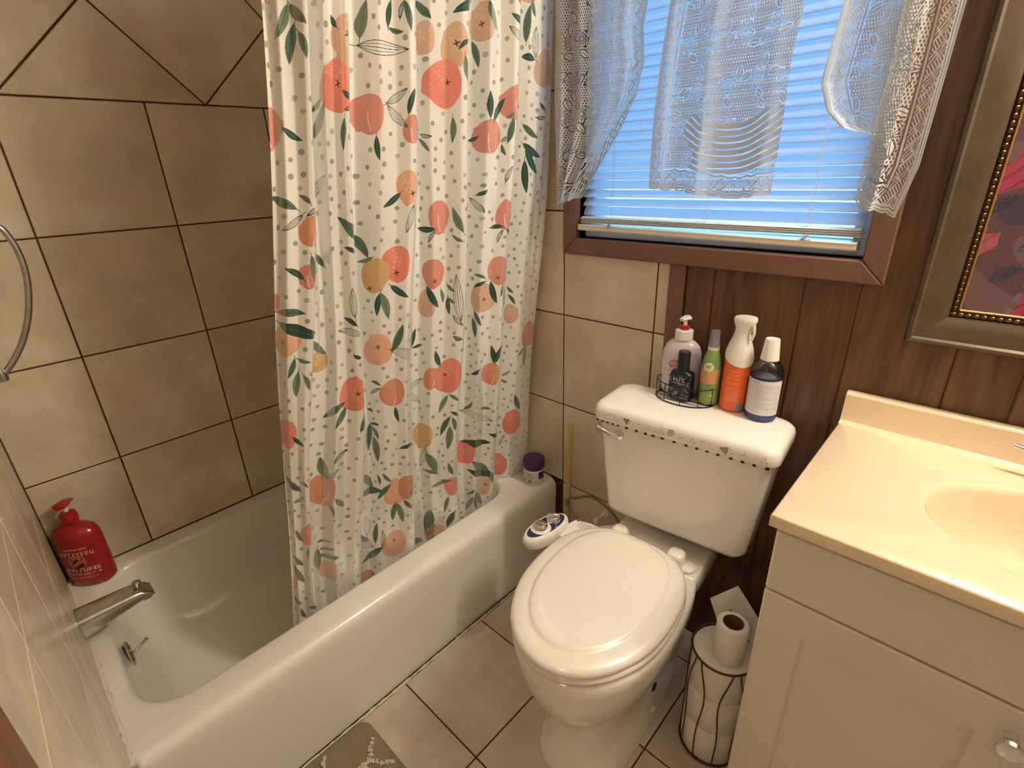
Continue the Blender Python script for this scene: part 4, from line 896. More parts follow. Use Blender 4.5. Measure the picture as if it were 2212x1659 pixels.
MB().lathe([(.001, -.062), (.009, -.060), (.011, -.052), (.009, -.046), (.005, -.044), (.005, -.001), (.012, -.001), (.012, .0)], (.953, -.002, .292), 16, axis='y').build('valve_stem', M['white'], wv)
ys_ = empty('yellow_stick', (.82, -.03, 0), 'yellow wooden stick standing in the corner between the bathtub and toilet', 'stick')
MB().tube([(.818, -.036, .002), (.819, -.034, .2), (.820, -.031, .4), (.822, -.027, .597)], [.0072]*4, 12).build('stick', M['yellow'], ys_)
# ------------------------------------------------------------------ things on the tank lid
ZL = .8255
cd = empty('wire_caddy', (1.205, -.1, ZL), 'black wire caddy on the toilet tank holding three bottles', 'caddy')
def ovl(cx, cy, a, b, z, n=44, rot=0.0): return [(cx+a*cos(t)*cos(rot)-b*sin(t)*sin(rot), cy+a*cos(t)*sin(rot)+b*sin(t)*cos(rot), z) for t in [2*pi*k/n for k in range(n)]]
c0 = (1.212, -.078)
MB().ring_tube(ovl(*c0, .078, .052, ZL+.002), .0016).build('base_ring', M['wire'], cd)
MB().ring_tube(ovl(*c0, .078, .052, ZL+.052), .0014).build('top_ring', M['wire'], cd)
for t in (200, 240, 275, 310, 345, 20, 60, 100, 140, 165):
    a = radians(t); x, y = c0[0]+.078*cos(a), c0[1]+.052*sin(a); MB().tube([(x, y, ZL+.002), (x, y, ZL+.052)], .0011, 6).build('upright_wire', M['wire'], cd)
for dy in (-.03, -.01, .01, .03):
    w_ = .078*(1-(dy/.052)**2)**.5; MB().tube([(c0[0]-w_, c0[1]+dy, ZL+.0015), (c0[0]+w_, c0[1]+dy, ZL+.0015)], .0009, 6).build('base_wire', M['wire'], cd)
# lotion bottle
M['lotion'] = mat('translucent_lavender_plastic', lin(206, 196, 206), .3, sss=.1); M['magenta'] = mat('magenta_collar', lin(170, 30, 74), .35)
lb = empty('lotion_pump_bottle', (1.19, -.052, ZL), 'pale lavender lotion pump bottle at the back of the wire caddy, white nozzle', 'pump bottle')
LC = (1.188, -.050)
MB().rings(oval([(.02, 0), (.85, 0), (.97, .006), (1, .02), (1, .105), (.97, .125), (.85, .145), (.62, .158), (.46, .163), (.45, .166)], LC, .047, .030, radians(12), ZL+.004)).build('bottle_body', M['lotion'], lb)
MB().lathe([(.021, 0), (.021, .026), (.018, .028), (.001, .028)], (*LC, ZL+.168), 24).build('cap', M['white'], lb)
MB().lathe([(.011, 0), (.011, .012), (.006, .014)], (*LC, ZL+.195), 18).build('collar', M['magenta'], lb)
pump(lb, LC, ZL+.205, M['white'], M['white'], .011, -1.9, .012, .020, 1.35)
def ll(A):
    h, w_ = A.shape[:2]; yy, xx = np.mgrid[0:h, 0:w_]; u, v = xx/w_, yy/h; rad = np.hypot((u-.5)*w_/h, v-.2)
    A[(abs(rad-.13) < .014)] = (.80, .32, .38); A[(rad < .11) & (np.sin(60*v) > .1)] = (.82, .40, .45)
M['lotlab'] = img_mat('lotion_print', label_img('lotion_lab', 240, 360, (.80, .765, .81), (.52, .5, .56), [(.38, .05, .15, .85, .9), (.50, .035, .2, .8, .9), (.58, .035, .2, .8, .9), (.68, .09, .15, .85, .2), (.84, .05, .2, .8, .9)], 5, ll), .3)
patch('label', LC, .047, .030, radians(12), ZL+.02, ZL+.118, radians(-145), radians(-55), M['lotlab'], lb, 1.012)
# black squared bottle
bb = empty('black_bottle', (1.222, -.105, ZL), 'black squared bottle with patterned label at the front of the wire caddy', 'bottle')
BB = (1.222, -.104); r2 = lambda hw, hd, z, r=.010: lv(rrect(BB[0]-hw, BB[0]+hw, BB[1]-hd, BB[1]+hd, min(r, hw*.7, hd*.7), 6), ZL+.004+z)
MB().rings([r2(.022, .012, 0), r2(.0275, .0165, .003), r2(.0275, .0165, .074), r2(.025, .015, .080), r2(.012, .011, .085), r2(.010, .010, .088)]).build('bottle_body', M['black'], bb, angle=50)
MB().lathe([(.0145, 0), (.0145, .050), (.013, .053), (.001, .053)], (*BB, ZL+.090), 24).build('cap', M['black'], bb)
def bl_(A):
    rs = np.random.RandomState(6); h, w_ = A.shape[:2]; yy, xx = np.mgrid[0:h, 0:w_]
    for _ in range(60):
        cx, cy, r = rs.uniform(0, w_), rs.uniform(0, h), rs.uniform(6, 16); rad = np.hypot(xx-cx, yy-cy); A[(abs(rad-r) < 2) | (rad < 2)] = (.62, .60, .62)
    A[int(h*.42):int(h*.72), int(w_*.28):int(w_*.72)] = (.12, .12, .14)
    A[int(h*.08):int(h*.30), int(w_*.1):int(w_*.9)] = (.07, .07, .09)
    for x0 in (.22, .36, .50, .66):
        A[int(h*.11):int(h*.27), int(w_*x0):int(w_*(x0+.035))] = (.85, .82, .84)
    A[int(h*.11):int(h*.14), int(w_*.5):int(w_*.62)] = (.85, .82, .84); A[int(h*.18):int(h*.21), int(w_*.22):int(w_*.33)] = (.85, .82, .84); A[int(h*.24):int(h*.27), int(w_*.36):int(w_*.47)] = (.85, .82, .84); A[int(h*.11):int(h*.14), int(w_*.66):int(w_*.78)] = (.85, .82, .84); A[int(h*.24):int(h*.27), int(w_*.66):int(w_*.78)] = (.85, .82, .84)
    A[int(h*.33):int(h*.37), int(w_*.2):int(w_*.8)] = (.6, .58, .6)
M['bblab'] = img_mat('black_bottle_print', label_img('black_lab', 240, 320, (.05, .05, .06), (.7, .7, .7), [], 1, bl_), .35)
zz = np.linspace(ZL+.078, ZL+.010, 4)[:, None]; xx = np.linspace(BB[0]-.026, BB[0]+.026, 4)[None, :]
grid('label', xx+0*zz, BB[1]-.0170+0*xx+0*zz, zz+0*xx, M['bblab'], bb, ((xx-BB[0]+.026)/.052+0*zz, (zz-ZL-.010)/.068+0*xx))
# green spray bottle
gb = empty('green_spray_bottle', (1.274, -.075, ZL), 'slim clear spray bottle of green liquid with round label in the wire caddy', 'spray bottle')
GC = (1.272, -.078); gp = [(.001, 0), (.020, 0), (.0235, .004), (.0245, .02), (.0235, .045), (.0245, .07), (.0245, .10), (.021, .125), (.0155, .145), (.0145, .152)]
M['green'] = mat('green_liquid_plastic', lin(132, 158, 92), .2, var=.08, vscale=30)
MB().lathe(gp, (*GC, ZL+.004), 30).build('bottle_body', M['green'], gb)
for h in (.028, .046): MB().ring_tube([(GC[0]+.0245*cos(t), GC[1]+.0245*sin(t), ZL+.004+h) for t in [2*pi*k/28 for k in range(28)]], .0008, 4).build('rib', M['green'], gb)
MB().lathe([(.0135, 0), (.0135, .012), (.0095, .014), (.0095, .022)], (*GC, ZL+.154), 20).build('sprayer', M['white'], gb)
MB().lathe([(.0150, 0), (.0125, .006), (.0115, .038), (.0110, .042), (.001, .043)], (*GC, ZL+.165), 22).build('clear_cap', M['clearcap'], gb)
def gl(A):
    h, w_ = A.shape[:2]; yy, xx = np.mgrid[0:h, 0:w_]; n = np.sin(xx*.21+3*np.sin(yy*.13))*np.sin(yy*.17+xx*.05)
    A[:] = (.47, .60, .36); A[n > .2] = (.38, .54, .28); A[n < -.4] = (.60, .66, .42)
    A[int(h*.38):int(h*.86)] = (.80, .60, .40); k = (n > .3) & (yy > h*.38) & (yy < h*.86); A[k] = (.74, .50, .32)
    rad = np.hypot((xx-w_*.5), (yy-h*.30)); A[rad < w_*.24] = (.84, .84, .70)
    for x0 in (.38, .46, .54): A[int(h*.26):int(h*.32), int(w_*x0):int(w_*(x0+.03))] = (.15, .15, .12); 
    A[int(h*.26):int(h*.275), int(w_*.46):int(w_*.62)] = (.15, .15, .12); A[int(h*.305):int(h*.32), int(w_*.38):int(w_*.45)] = (.15, .15, .12)
    A[int(h*.35):int(h*.36), int(w_*.40):int(w_*.60)] = (.3, .3, .25)
M['glab'] = img_mat('green_bottle_print', label_img('green_lab', 260, 420, (.5, .6, .4), (.2, .2, .1), [], 1, gl), .35)
def fzg(z): return np.interp(z-ZL-.004, [p[1] for p in gp], [p[0] for p in gp])/.0245
a = np.linspace(radians(-150), radians(-20), 24)[None, :]; z = np.linspace(ZL+.138, ZL+.055, 14)[:, None]; Fz = (fzg(z)*.0245+.0005)
grid('label', GC[0]+Fz*np.cos(a), GC[1]+Fz*np.sin(a), z+0*a, M['glab'], gb, ((a-a.min())/(a.max()-a.min())+0*z, (z-z.min())/(z.max()-z.min())+0*a))
# orange aerosol style bottle
ob = empty('orange_spray_bottle', (1.338, -.07, ZL), 'tall orange bottle with white curved trigger top on the toilet tank', 'spray bottle')
OC = (1.336, -.072); M['orange'] = mat('orange_plastic', lin(226, 100, 52), .3)
MB().lathe([(.001, 0), (.031, 0), (.034, .004), (.034, .150), (.032, .153), (.001, .154)], (*OC, ZL), 36).build('bottle_body', M['orange'], ob)
# white top with a slanted lower edge
rs_ = []
for f, rr_, sh in ((0, .0352, 0), (.10, .0345, 0), (.28, .030, 0), (.45, .0235, 0), (.60, .0195, 0), (.72, .0195, .002), (.84, .0245, .004), (.90, .0275, .005), (.955, .0275, .005), (.985, .026, .005), (1.0, .020, .005)):
    ring = []
    for k in range(36):
        t = 2*pi*k/36; zb0 = ZL+.150-.018*(1-f)*cos(t-radians(-50))*(1-f)
        ring.append((OC[0]+rr_*cos(t)+sh*.7, OC[1]+rr_*sin(t)-sh*.4, zb0+.112*f))
    rs_.append(ring)
MB().rings(rs_).build('trigger_top', M['white'], ob)
MB().tube([(OC[0]+.027, OC[1]-.010, ZL+.246), (OC[0]+.031, OC[1]-.012, ZL+.225), (OC[0]+.028, OC[1]-.012, ZL+.205)], [.005, .004, .0025], 8).build('trigger', M['white'], ob)
def ol(A):
    h, w_ = A.shape[:2]; A[:] = (.88, .40, .20); yy, xx = np.mgrid[0:h, 0:w_]
    for (y0, hh, x0, x1) in ((.08, .03, .3, .7), (.16, .03, .34, .68), (.24, .03, .3, .7), (.34, .05, .28, .74)):
        x = x0*w_
        while x < x1*w_: A[int(y0*h):int((y0+hh)*h), int(x):int(x)+5] = (.96, .58, .45); A[int(y0*h):int(y0*h)+4, int(x):int(x)+10] = (.96, .58, .45); x += 14
    for k in range(11): A[int((.46+k*.03)*h):int((.46+k*.03)*h)+4, int(w_*.28):int(w_*(.72-.1*(k % 3 == 1)))] = (.94, .55, .42)
    A[int(.80*h):int(.97*h), int(.70*w_):int(.97*w_)] = (.62, .60, .66)
    for k in range(9): A[int(.82*h):int(.95*h), int((.73+k*.024)*w_):int((.73+k*.024)*w_)+3] = (.2, .2, .3)
M['olab'] = img_mat('orange_print', label_img('orange_lab', 360, 480, (.88, .4, .2), (1, .6, .5), [], 1, ol), .3)
patch('label', OC, .034, .034, 0, ZL+.006, ZL+.130, radians(-150), radians(-20), M['olab'], ob, 1.01)
# mouthwash style bottle
mw = empty('mouthwash_bottle', (1.405, -.07, ZL), 'clear bottle of bluish liquid with white cap and label at the tank right end', 'bottle')
MC = (1.403, -.072)
M['liquid'] = mat('pale_blue_liquid', lin(150, 146, 160), .08, trans=.35, ior=1.33); M['bluebase'] = mat('deep_blue_liquid', lin(60, 84, 136), .1, trans=.3)
mp = [(.001, 0), (.030, 0), (.0345, .004), (.0355, .02), (.0355, .118), (.0345, .128), (.030, .142), (.022, .152), (.0175, .156), (.0175, .160)]
MB().lathe(mp, (*MC, ZL), 36).build('bottle_body', M['clear'], mw)
MB().lathe([(.001, .003), (.028, .003), (.0325, .006), (.0338, .02), (.0338, .112), (.001, .112)], (*MC, ZL), 32).build('liquid', M['liquid'], mw)
MB().lathe([(.001, -.0001), (.0305, -.0001), (.0352, .0045), (.0360, .016), (.0357, .020), (.030, .021)], (*MC, ZL), 36).build('blue_foot', M['bluebase'], mw)
MB().lathe([(.0205, 0), (.0200, .004), (.0158, .050), (.0150, .052), (.012, .0505), (.001, .0505)], (*MC, ZL+.158), 28).build('cap', M['white'], mw)
rows = [(.04, .055, .12, .50, .95)]+[(.13+k*.040, .020, .12, .92-.3*(k % 4 == 3), .92) for k in range(18)]+[(.88, .03, .08, .55, .9)]
M['mlab'] = img_mat('mouthwash_print', label_img('mouth_lab', 520, 460, (.86, .85, .87), (.42, .43, .50), rows, 9), .4)
patch('label', MC, .0360, .0360, 0, ZL+.020, ZL+.112, radians(-175), radians(-5), M['mlab'], mw, 1.012)
# ------------------------------------------------------------------ toilet paper canister
TC = (1.470, -.285)
th = empty('toilet_paper_holder', (*TC, 0), 'bronze wire toilet paper canister with wavy uprights beside the vanity', 'toilet paper holder')
cir = lambda r, z, n=40: [(TC[0]+r*cos(2*pi*k/n), TC[1]+r*sin(2*pi*k/n), z) for k in range(n)]
MB().ring_tube(cir(.071, .325), .0026, 8).build('top_ring', M['bronze'], th)
MB().ring_tube(cir(.071, .006), .0026, 8).build('bottom_ring', M['bronze'], th)
for k in range(10):
    a0 = 2*pi*k/10+radians(-62); pts = []
    for t in np.linspace(0, 1, 30):
        zt = .325-.319*t; wob = .20*sin(2*pi*(1.0-t)*1.25+(pi if k % 2 else 0))*math.exp(-2.2*t)*(1 if t < .75 else 1)
        pts.append((TC[0]+.0715*cos(a0+wob), TC[1]+.0715*sin(a0+wob), zt))
    MB().tube(pts, .0017, 6).build('wavy_wire', M['bronze'], th)
for a in (0, pi/2): MB().tube([(TC[0]+.07*cos(a), TC[1]+.07*sin(a), .005), (TC[0]-.07*cos(a), TC[1]-.07*sin(a), .005)], .0016, 6).build('base_wire', M['bronze'], th)
def roll(name, c, z, r, h, rin, label, group=None, tilt=0):
    e = empty(name, (c[0], c[1], z), label, 'toilet paper', group)
    n = 40; mk = lambda rr, zz: [(c[0]+rr*cos(2*pi*k/n), c[1]+rr*sin(2*pi*k/n), z+zz) for k in range(n)]
    MB().rings([mk(rin, 0), mk(r-.002, 0), mk(r, .002), mk(r, h-.003), mk(r-.003, h), mk(rin, h), mk(rin, 0)], False, False).build('paper', M['paper'], e, angle=50)
    MB().rings([mk(rin-.0002, .0005), mk(rin-.0002, h-.0005), mk(rin-.0016, h-.0005), mk(rin-.0016, .0005), mk(rin-.0002, .0005)], False, False).build('core', M['card'], e)
    return e
LBL = ['full white toilet paper roll at the bottom of the wire canister', 'full white toilet paper roll in the middle of the wire canister', 'full white toilet paper roll at the top of the wire canister, under the thin roll']
for k in range(3): roll('toilet_paper_roll', TC, .0085+k*.1055, .0682, .105, .021, LBL[k], 'rolls in the wire canister')
e = roll('toilet_paper_roll', (1.484, -.300), .3255, .034, .105, .0225, 'thin nearly used toilet paper roll standing on top of the canister')
# loose tail of paper sticking up behind
NU, NV = 16, 22; u = np.linspace(0, 1, NU)[None, :]; v = np.linspace(0, 1, NV)[:, None]
def tailgrid(poly0, poly1, bow, name='loose_sheet'):
    (a0, a1), (b0, b1) = poly0, poly1
    f = lambda i: (np.array(a0)[i]*(1-u)+np.array(a1)[i]*u)*(1-v)+(np.array(b0)[i]*(1-u)+np.array(b1)[i]*u)*v
    X, Y, Z = f(0), f(1), f(2); B = bow*np.sin(pi*u)*np.sin(pi*np.clip(v*.9+.05, 0, 1)); return grid(name, X+B*.5, Y+B, Z, M['paperthin'], e)
M['paperthin'] = cloth_mat('tissue_sheet', None, (.84, .82, .79, 1), .25, False, 0)
tailgrid(((1.463, -.262, .425), (1.528, -.262, .34)), ((1.470, -.262, .498), (1.534, -.255, .415)), .010)
tailgrid(((1.463, -.262, .425), (1.450, -.272, .36)), ((1.470, -.259, .498), (1.414, -.262, .425)), -.008)
# ------------------------------------------------------------------ vanity cabinet, top, faucet
VX0, VX1, VY = 1.559, 2.305, -.440
vc = empty('vanity_cabinet', (1.93, -.22, 0), 'white shaker vanity cabinet with false drawer front and two doors', 'vanity cabinet')
MB().box(VX0, VY+.019, .0, VX0+.016, -.004, .8205, .001).build('side_panel', M['vanity'], vc, smooth=False)
MB().box(VX1-.016, VY+.019, .0, VX1, -.004, .8205, .001).build('side_panel', M['vanity'], vc, smooth=False)
MB().box(VX0+.016, VY+.019, .085, VX1-.016, -.004, .10).box(VX0+.016, VY+.07, 0, VX1-.016, VY+.085, .085).build('bottom_panel', M['vanity'], vc, smooth=False)
MB().box(VX0+.016, VY+.0185, .672, VX1-.016, VY+.034, .70).box(VX0+.016, VY+.0185, .80, VX1-.016, VY+.034, .8205).build('face_rail', M['vanity'], vc, smooth=False)
MB().box(VX0+.016, -.010, .10, VX1-.016, -.004, .70).build('back_panel', M['vanity'], vc, smooth=False)
MB().box(VX0, VY, .6855, VX1, VY+.018, .812, .0035).build('drawer_front', M['vanity'], vc, smooth=False)
def door(x0, x1, z0, z1):
    st = .075; d = empty('door', ((x0+x1)/2, VY+.009, (z0+z1)/2)); d.parent = vc; d.location -= vc.location
    mb = MB(); rc = lambda i, y: [(x0+i, y, z0+i), (x1-i, y, z0+i), (x1-i, y, z1-i), (x0+i, y, z1-i)]
    mb.rings([rc(0, VY+.018), rc(0, VY+.003), rc(.003, VY), rc(st-.005, VY), rc(st, VY+.007), rc(st, VY+.018), rc(0, VY+.018)], False, False)
    mb.build('door_frame', M['vanity'], d, smooth=False)
    MB().box(x0+st-.004, VY+.007, z0+st-.004, x1-st+.004, VY+.016, z1-st+.004, .001).build('door_panel', M['vanity'], d, smooth=False)
    return d
d1 = door(VX0, 1.930, .10, .6815); d2 = door(1.934, VX1, .10, .6815)
for d, x in ((d1, 1.892), (d2, 1.972)):
    MB().lathe([(.001, 0), (.009, 0), (.008, -.006), (.0055, -.011), (.006, -.016), (.013, -.020), (.016, -.026), (.014, -.031), (.001, -.033)], (x, VY, .636), 24, axis='y').build('knob', M['chrome'], d)
vt = empty('countertop', (1.93, -.22, .82), 'glossy white cultured marble vanity top with oval basin and backsplash', 'countertop')
TX0, TX1, TY0, TY1, ZT = 1.549, 2.315, -.454, -.003, .846
BX, BY, BW, BH = 1.930, -.243, .205, .137
N_ = 120
def ell(f, z, g=1.0): return [(BX+BW*f*cos(2*pi*k/N_), BY+BH*f*g*sin(2*pi*k/N_), z) for k in range(N_)]
def rect_ray(x0, x1, y0, y1, z):
    out = []
    for k in range(N_):
        c_, s_ = cos(2*pi*k/N_)*BW, sin(2*pi*k/N_)*BH; t = 1e9
        if c_ > 1e-9: t = min(t, (x1-BX)/c_)
        if c_ < -1e-9: t = min(t, (x0-BX)/c_)
        if s_ > 1e-9: t = min(t, (y1-BY)/s_)
        if s_ < -1e-9: t = min(t, (y0-BY)/s_)
        out.append([BX+c_*t, BY+s_*t, z])
    for cx, cy in ((x0, y0), (x0, y1), (x1, y0), (x1, y1)):
        i = min(range(N_), key=lambda q: (out[q][0]-cx)**2+(out[q][1]-cy)**2); out[i] = [cx, cy, z]
    return out
R = [rect_ray(TX0+.01, TX1-.01, TY0+.01, TY1, .822), rect_ray(TX0, TX1, TY0, TY1, .823), rect_ray(TX0, TX1, TY0, TY1, ZT-.003), rect_ray(TX0+.003, TX1-.003, TY0+.003, TY1, ZT)]
R += [ell(1.10, ZT), ell(1.04, ZT-.0005), ell(1.0, ZT-.004), ell(.975, ZT-.013), ell(.95, ZT-.030), ell(.90, ZT-.058), ell(.82, ZT-.085), ell(.68, ZT-.106), ell(.48, ZT-.120), ell(.26, ZT-.126), ell(.1, ZT-.129)]
MB().rings(R, False, True).build('basin_top', M['marble'], vt, angle=50)
bs = [(-.003, ZT-.004), (-.038, ZT), (-.030, ZT+.0012), (-.025, ZT+.005), (-.0225, ZT+.012), (-.021, ZT+.062), (-.0185, .912), (-.015, .914), (-.003, .914)]
mb = MB(); mb.rings([[(TX0, y, z) for y, z in bs], [(TX1, y, z) for y, z in bs]]); mb.build('backsplash', M['marble'], vt, angle=30)
MB().lathe([(.020, 0), (.022, .002), (.012, .003), (.001, .002)], (BX, BY, ZT-.1285), 20).build('drain', M['chrome'], vt)
fc = empty('basin_faucet', (1.93, -.062, ZT), 'chrome two-lever basin faucet on the vanity top, mostly outside the right edge', 'faucet')
MB().rings([lv(rrect(1.845-d, 2.015+d, -.085-d, -.040+d, .02, 8), z) for d, z in ((0, ZT+.0005), (0, ZT+.008), (-.005, ZT+.013))]).build('base_plate', M['chrome'], fc)
MB().tube([(1.93, -.062, ZT+.01), (1.93, -.064, ZT+.07), (1.93, -.09, ZT+.105), (1.93, -.14, ZT+.105), (1.93, -.165, ZT+.085)], [.014, .013, .012, .011, .010], 14).build('spout', M['chrome'], fc)
for sx in (-1, 1):
    h = MB().lathe([(.017, 0), (.018, .01), (.012, .022), (.010, .034), (.001, .037)], (1.93+sx*.058, -.062, ZT+.010), 18).build('handle_hub', M['chrome'], fc)
    MB().tube([(1.93+sx*.055, -.062, ZT+.042), (1.93+sx*.085, -.060, ZT+.048), (1.93+sx*.112, -.059, ZT+.053)], [.006, .0055, .0045], 10).build('lever', M['chrome'], h)
# ------------------------------------------------------------------ framed picture above the vanity
FX0, FX1, FZ0, FZ1 = 1.619, 2.22, 1.043, 1.86; fw = .066
fm = empty('framed_picture', (1.92, -.02, 1.45), 'wide bronze frame with beaded lip around a pink and teal leafy print', 'framed picture')
prof = [(0, 0), (0, -.020), (.004, -.026), (.010, -.028), (.014, -.024), (.020, -.023), (.034, -.021), (.048, -.017), (.056, -.012), (.058, -.004), (.058, 0)]
def fside(p0, p1, nx, nz, name):
    # p0->p1 outer edge, inward direction (nx, nz); mitred
    dx, dz = p1[0]-p0[0], p1[1]-p0[1]; L_ = math.hypot(dx, dz); dx /= L_; dz /= L_; r0, r1 = [], []
    for w_, y in prof:
        r0.append((p0[0]+nx*w_+dx*w_, y-.0, p0[1]+nz*w_+dz*w_)); r1.append((p1[0]+nx*w_-dx*w_, y, p1[1]+nz*w_-dz*w_))
    MB().rings([r0, r1]).build(name, M['frame'], fm, angle=35)
fside((FX0, FZ0), (FX1, FZ0), 0, 1, 'frame_side'); fside((FX0, FZ0), (FX0, FZ1), 1, 0, 'frame_side'); fside((FX1, FZ0), (FX1, FZ1), -1, 0, 'frame_side'); fside((FX0, FZ1), (FX1, FZ1), 0, -1, 'frame_side')
mb = MB(); i0 = .0615
x = FX0+i0
while x < FX1-i0: mb.sphere((x, -.011, FZ0+i0), .0042, 7, 5, 1.35, 1, 1); x += .0108
z = FZ0+i0+.0108
while z < FZ1-i0:
    mb.sphere((FX0+i0, -.011, z), .0042, 7, 5, 1, 1, 1.35); mb.sphere((FX1-i0, -.011, z), .0042, 7, 5, 1, 1, 1.35); z += .0108
mb.build('bead_moulding', M['bead'], fm)['kind'] = 'stuff'
j0 = .067
MB().box(FX0+j0, -.012, FZ0+j0, FX1-j0, -.003, FZ0+j0+.004, .001).box(FX0+j0, -.012, FZ0+j0, FX0+j0+.003, -.003, FZ1-j0, .001).build('inner_lip', M['gold'], fm, smooth=False)
def art():
    Wp, Hp = 560, 840; yy, xx = np.mgrid[0:Hp, 0:Wp].astype(np.float32); u, v = xx/Wp, 1-yy/Hp
    A = np.empty((Hp, Wp, 3), np.float32); A[:] = (.36, .26, .30); rs = np.random.RandomState(7)
    n = np.sin(u*9+3*np.sin(v*11))*np.sin(v*13+2*np.sin(u*8))
    A[n > .2] = (.42, .32, .34); A[n < -.4] = (.26, .24, .30)
    pk = np.clip(1.25-v*2.2, 0, 1)
    for k in range(34):      # pink petals, mostly low in the picture
        x, z = rs.uniform(0, 1), rs.uniform(0, .55)**1.2; a = rs.uniform(.4, 1.5); L_ = rs.uniform(.06, .14); c_, s_ = cos(a), sin(a)
        dx, dz = (u-x), (v-z)*1.5; p, q = dx*c_+dz*s_, -dx*s_+dz*c_; e_ = (abs(p) < L_) & (abs(q) < .5*L_*(1-(p/L_)**2)*(1+.2*np.sin(p*90)))
        col = np.array([(.60, .24, .34), (.66, .28, .36), (.52, .18, .32), (.62, .34, .40)][rs.randint(4)]); A[e_] = col; A[e_ & (np.sin(q*160+p*20) > .75)] = col*.82
    for k in range(60):      # teal and slate feathery leaves made of streaks
        x, z = rs.uniform(0, 1), rs.uniform(0, 1); a = rs.uniform(.5, 1.5); L_ = rs.uniform(.05, .11); c_, s_ = cos(a), sin(a); sg = rs.choice([-1, 1])
        dx, dz = (u-x), (v-z)*1.5; p, q = dx*c_+dz*s_, -dx*s_+dz*c_; q = q+2.2*sg*p*p
        e_ = (abs(p) < L_) & (abs(q) < .38*L_*(1-(p/L_)**2)); col = np.array([(.12, .20, .28), (.18, .28, .34), (.30, .36, .38), (.14, .14, .22)][rs.randint(4)])
        w_ = e_ & (np.sin((abs(q)*9-p*3)*60) > -.35); A[w_] = col; A[e_ & (np.sin((abs(q)*9-p*3)*60) > .7)] = col*.6+.16
    k = (abs((u-.20)-(v-.24)*.42) < .018*(v-.02)/.5) & (v > .24) & (v < .8); A[k] = (.03, .04, .08)
    k = (abs((u-.15)-(v-.05)*.35) < .008) & (v < .32) & (np.sin(v*160) > -.2); A[k] = (.40, .42, .46)
    A += rs.normal(0, .025, A.shape).astype(np.float32)
    return np.clip(A, 0, 1)
M['art'] = img_mat('picture_print', img('picture_art', art()), .25)
xx = np.linspace(FX0+j0+.001, FX1-j0, 3)[None, :]; zz = np.linspace(FZ1-j0, FZ0+j0+.001, 3)[:, None]
grid('print', xx+0*zz, -.006+0*xx+0*zz, zz+0*xx, M['art'], fm, ((xx-xx.min())/(xx.max()-xx.min())+0*zz, (zz-zz.min())/(zz.max()-zz.min())+0*xx))
MB().box(FX0+.05, -.0055, FZ0+.05, FX1-.05, -.001, FZ1-.05).build('backing_board', M['card'], fm, smooth=False)
# ------------------------------------------------------------------ rug
rg = empty('bath_rug', (1.0, -1.15, 0), 'grey-green bath rug with fuzzy cream lattice stripes by the tub', 'rug')
M['rug'] = mat('grey_green_rug_pile', lin(126, 116, 88), .95, var=.12, vscale=60, bump=1, bscale=320); M['rugc'] = mat('cream_rug_yarn', lin(206, 196, 178), .95, bump=1, bscale=300)
RX0, RX1, RY0, RY1 = .757, 1.26, -1.75, -.858
MB().rings([lv(rrect(RX0, RX1, RY0, RY1, .035, 14), .0005), lv(rrect(RX0, RX1, RY0, RY1, .035, 14), .008), lv(rrect(RX0+.004, RX1-.004, RY0+.004, RY1-.004, .058, 14), .0105)]).build('pile', M['rug'], rg)
rs = np.random.RandomState(5); yb = MB()
def yarn(pts):
    for a, b in zip(pts[:-1], pts[1:]):
        L_ = math.hypot(b[0]-a[0], b[1]-a[1]); n = max(2, int(L_/.004))
        for k in range(n):
            t = k/n; 
            for _ in range(2): yb.sphere((a[0]+(b[0]-a[0])*t+rs.uniform(-.004, .004), a[1]+(b[1]-a[1])*t+rs.uniform(-.004, .004), .012+rs.uniform(-.001, .002)), .0036, 6, 4)
def ogee(cx, cy, a, b):
    pts = []
    for k in range(17):
        t = 2*pi*k/16; rr = 1+.14*cos(4*t); pts.append((cx+a*rr*cos(t), cy+b*rr*sin(t)))
    return pts
for i in range(4):
    for j in range(7):
        cx, cy = .80+i*.14+(j % 2)*.07, -.93-j*.125
        if cx > RX1-.07 or cy < RY0+.07: continue
        pts = [p for p in ogee(cx, cy, .068, .062)]
        seg = []
        for p in pts:
            if RX0+.012 < p[0] < RX1-.012 and RY0+.012 < p[1] < RY1-.012: seg.append(p)
            else:
                if len(seg) > 1: yarn(seg)
                seg = []
        if len(seg) > 1: yarn(seg)
o = yb.build('lattice_yarn', M['rugc'], rg); o['kind'] = 'stuff'
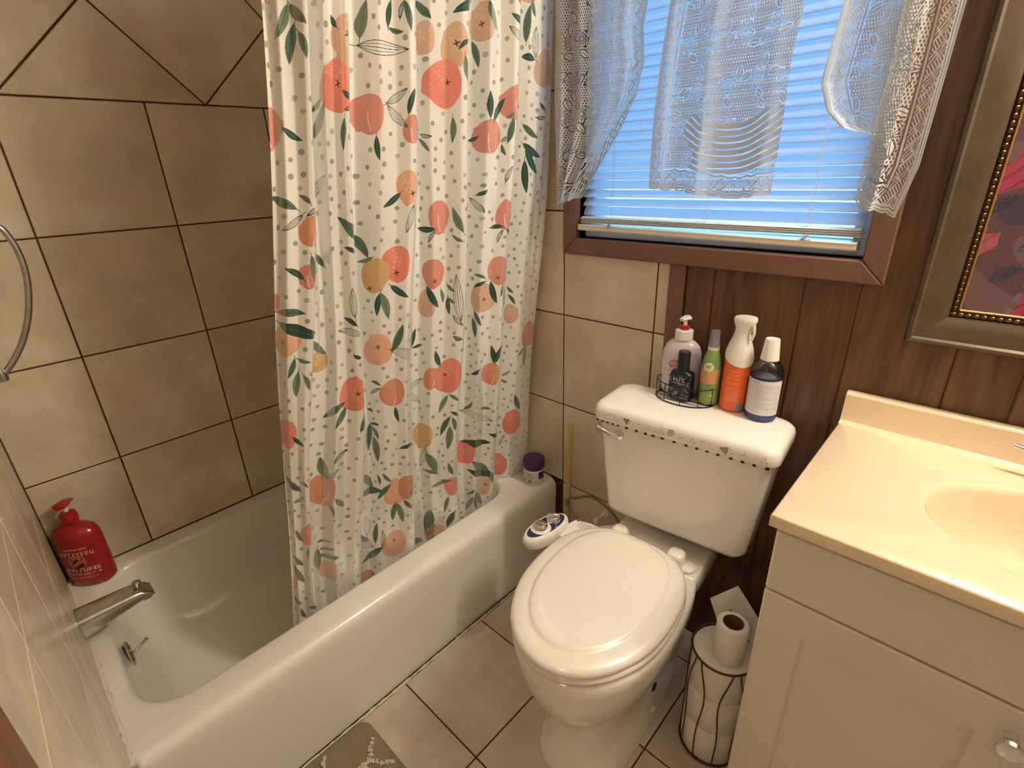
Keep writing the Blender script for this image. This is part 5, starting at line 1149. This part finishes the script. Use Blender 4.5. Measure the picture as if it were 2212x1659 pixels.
# the toilet stands a few degrees askew to the wall
TH = radians(5.0); PV = Vector((1.25, -.12, 0))
d_ = to.location-PV; to.location = PV+Vector((d_.x*cos(TH)-d_.y*sin(TH), d_.x*sin(TH)+d_.y*cos(TH), d_.z)); to.rotation_euler = (0, 0, TH)
def place(o, old, new, sc, rz=0.0):
    d = o.location-Vector((*old, o.location.z)); o.location = Vector((new[0]+d.x*sc[0], new[1]+d.y*sc[1], o.location.z)); o.scale = sc; o.rotation_euler = (0, 0, rz)
place(lb, LC, (1.190, -.056), (1.03, 1.0, .87)); place(bb, BB, (1.214, -.094), (1, 1, .90)); place(gb, GC, (1.275, -.074), (.95, .95, .905))
place(ob, OC, (1.331, -.060), (.90, .90, .868)); place(mw, MC, (1.399, -.068), (.95, .95, .905)); place(cd, c0, (1.222, -.084), (.93, .95, .9), TH)
place(rb, RC, (.060, -.1246*10), (1.12, 1.12, 1.06)); place(jar, JC, (.690, -.066), (1.18, 1.18, 1.10))
# ------------------------------------------------------------------ lamps
vl_ = empty('vanity_light', (2.07, 0, 2.12), 'chrome bar light with three frosted bulbs above the picture', 'light fixture')
MB().box(1.85, -.03, 2.08, 2.29, -.003, 2.16, .004).build('back_plate', M['chrome'], vl_, smooth=False)
M['bulb'] = mat('frosted_bulb', (1, 1, 1, 1), .4, emit=(*WARM, 1), es=BULB)
for x in (1.92, 2.07, 2.22):
    h = MB().lathe([(.016, 0), (.016, -.05), (.02, -.055)], (x, -.03, 2.12), 16, axis='y').build('lamp_holder', M['white'], vl_)
    MB().sphere((x, -.125, 2.12), .045, 20, 12).build('bulb', M['bulb'], vl_)
hl = empty('fill_light', (1.66, -2.03, H), 'round glowing fill light added behind the camera, out of view', 'fill light')  # added, unseen: brightens the cabinet front and other faces towards the camera
M['fill_globe'] = mat('fill_glow', (1, 1, 1, 1), .4, emit=(1.0, .82, .62, 1), es=FILL)
MB().sphere((1.66, -2.03, H-.03), .14, 24, 12, 1, 1, .5).build('fill_globe', M['fill_globe'], hl)
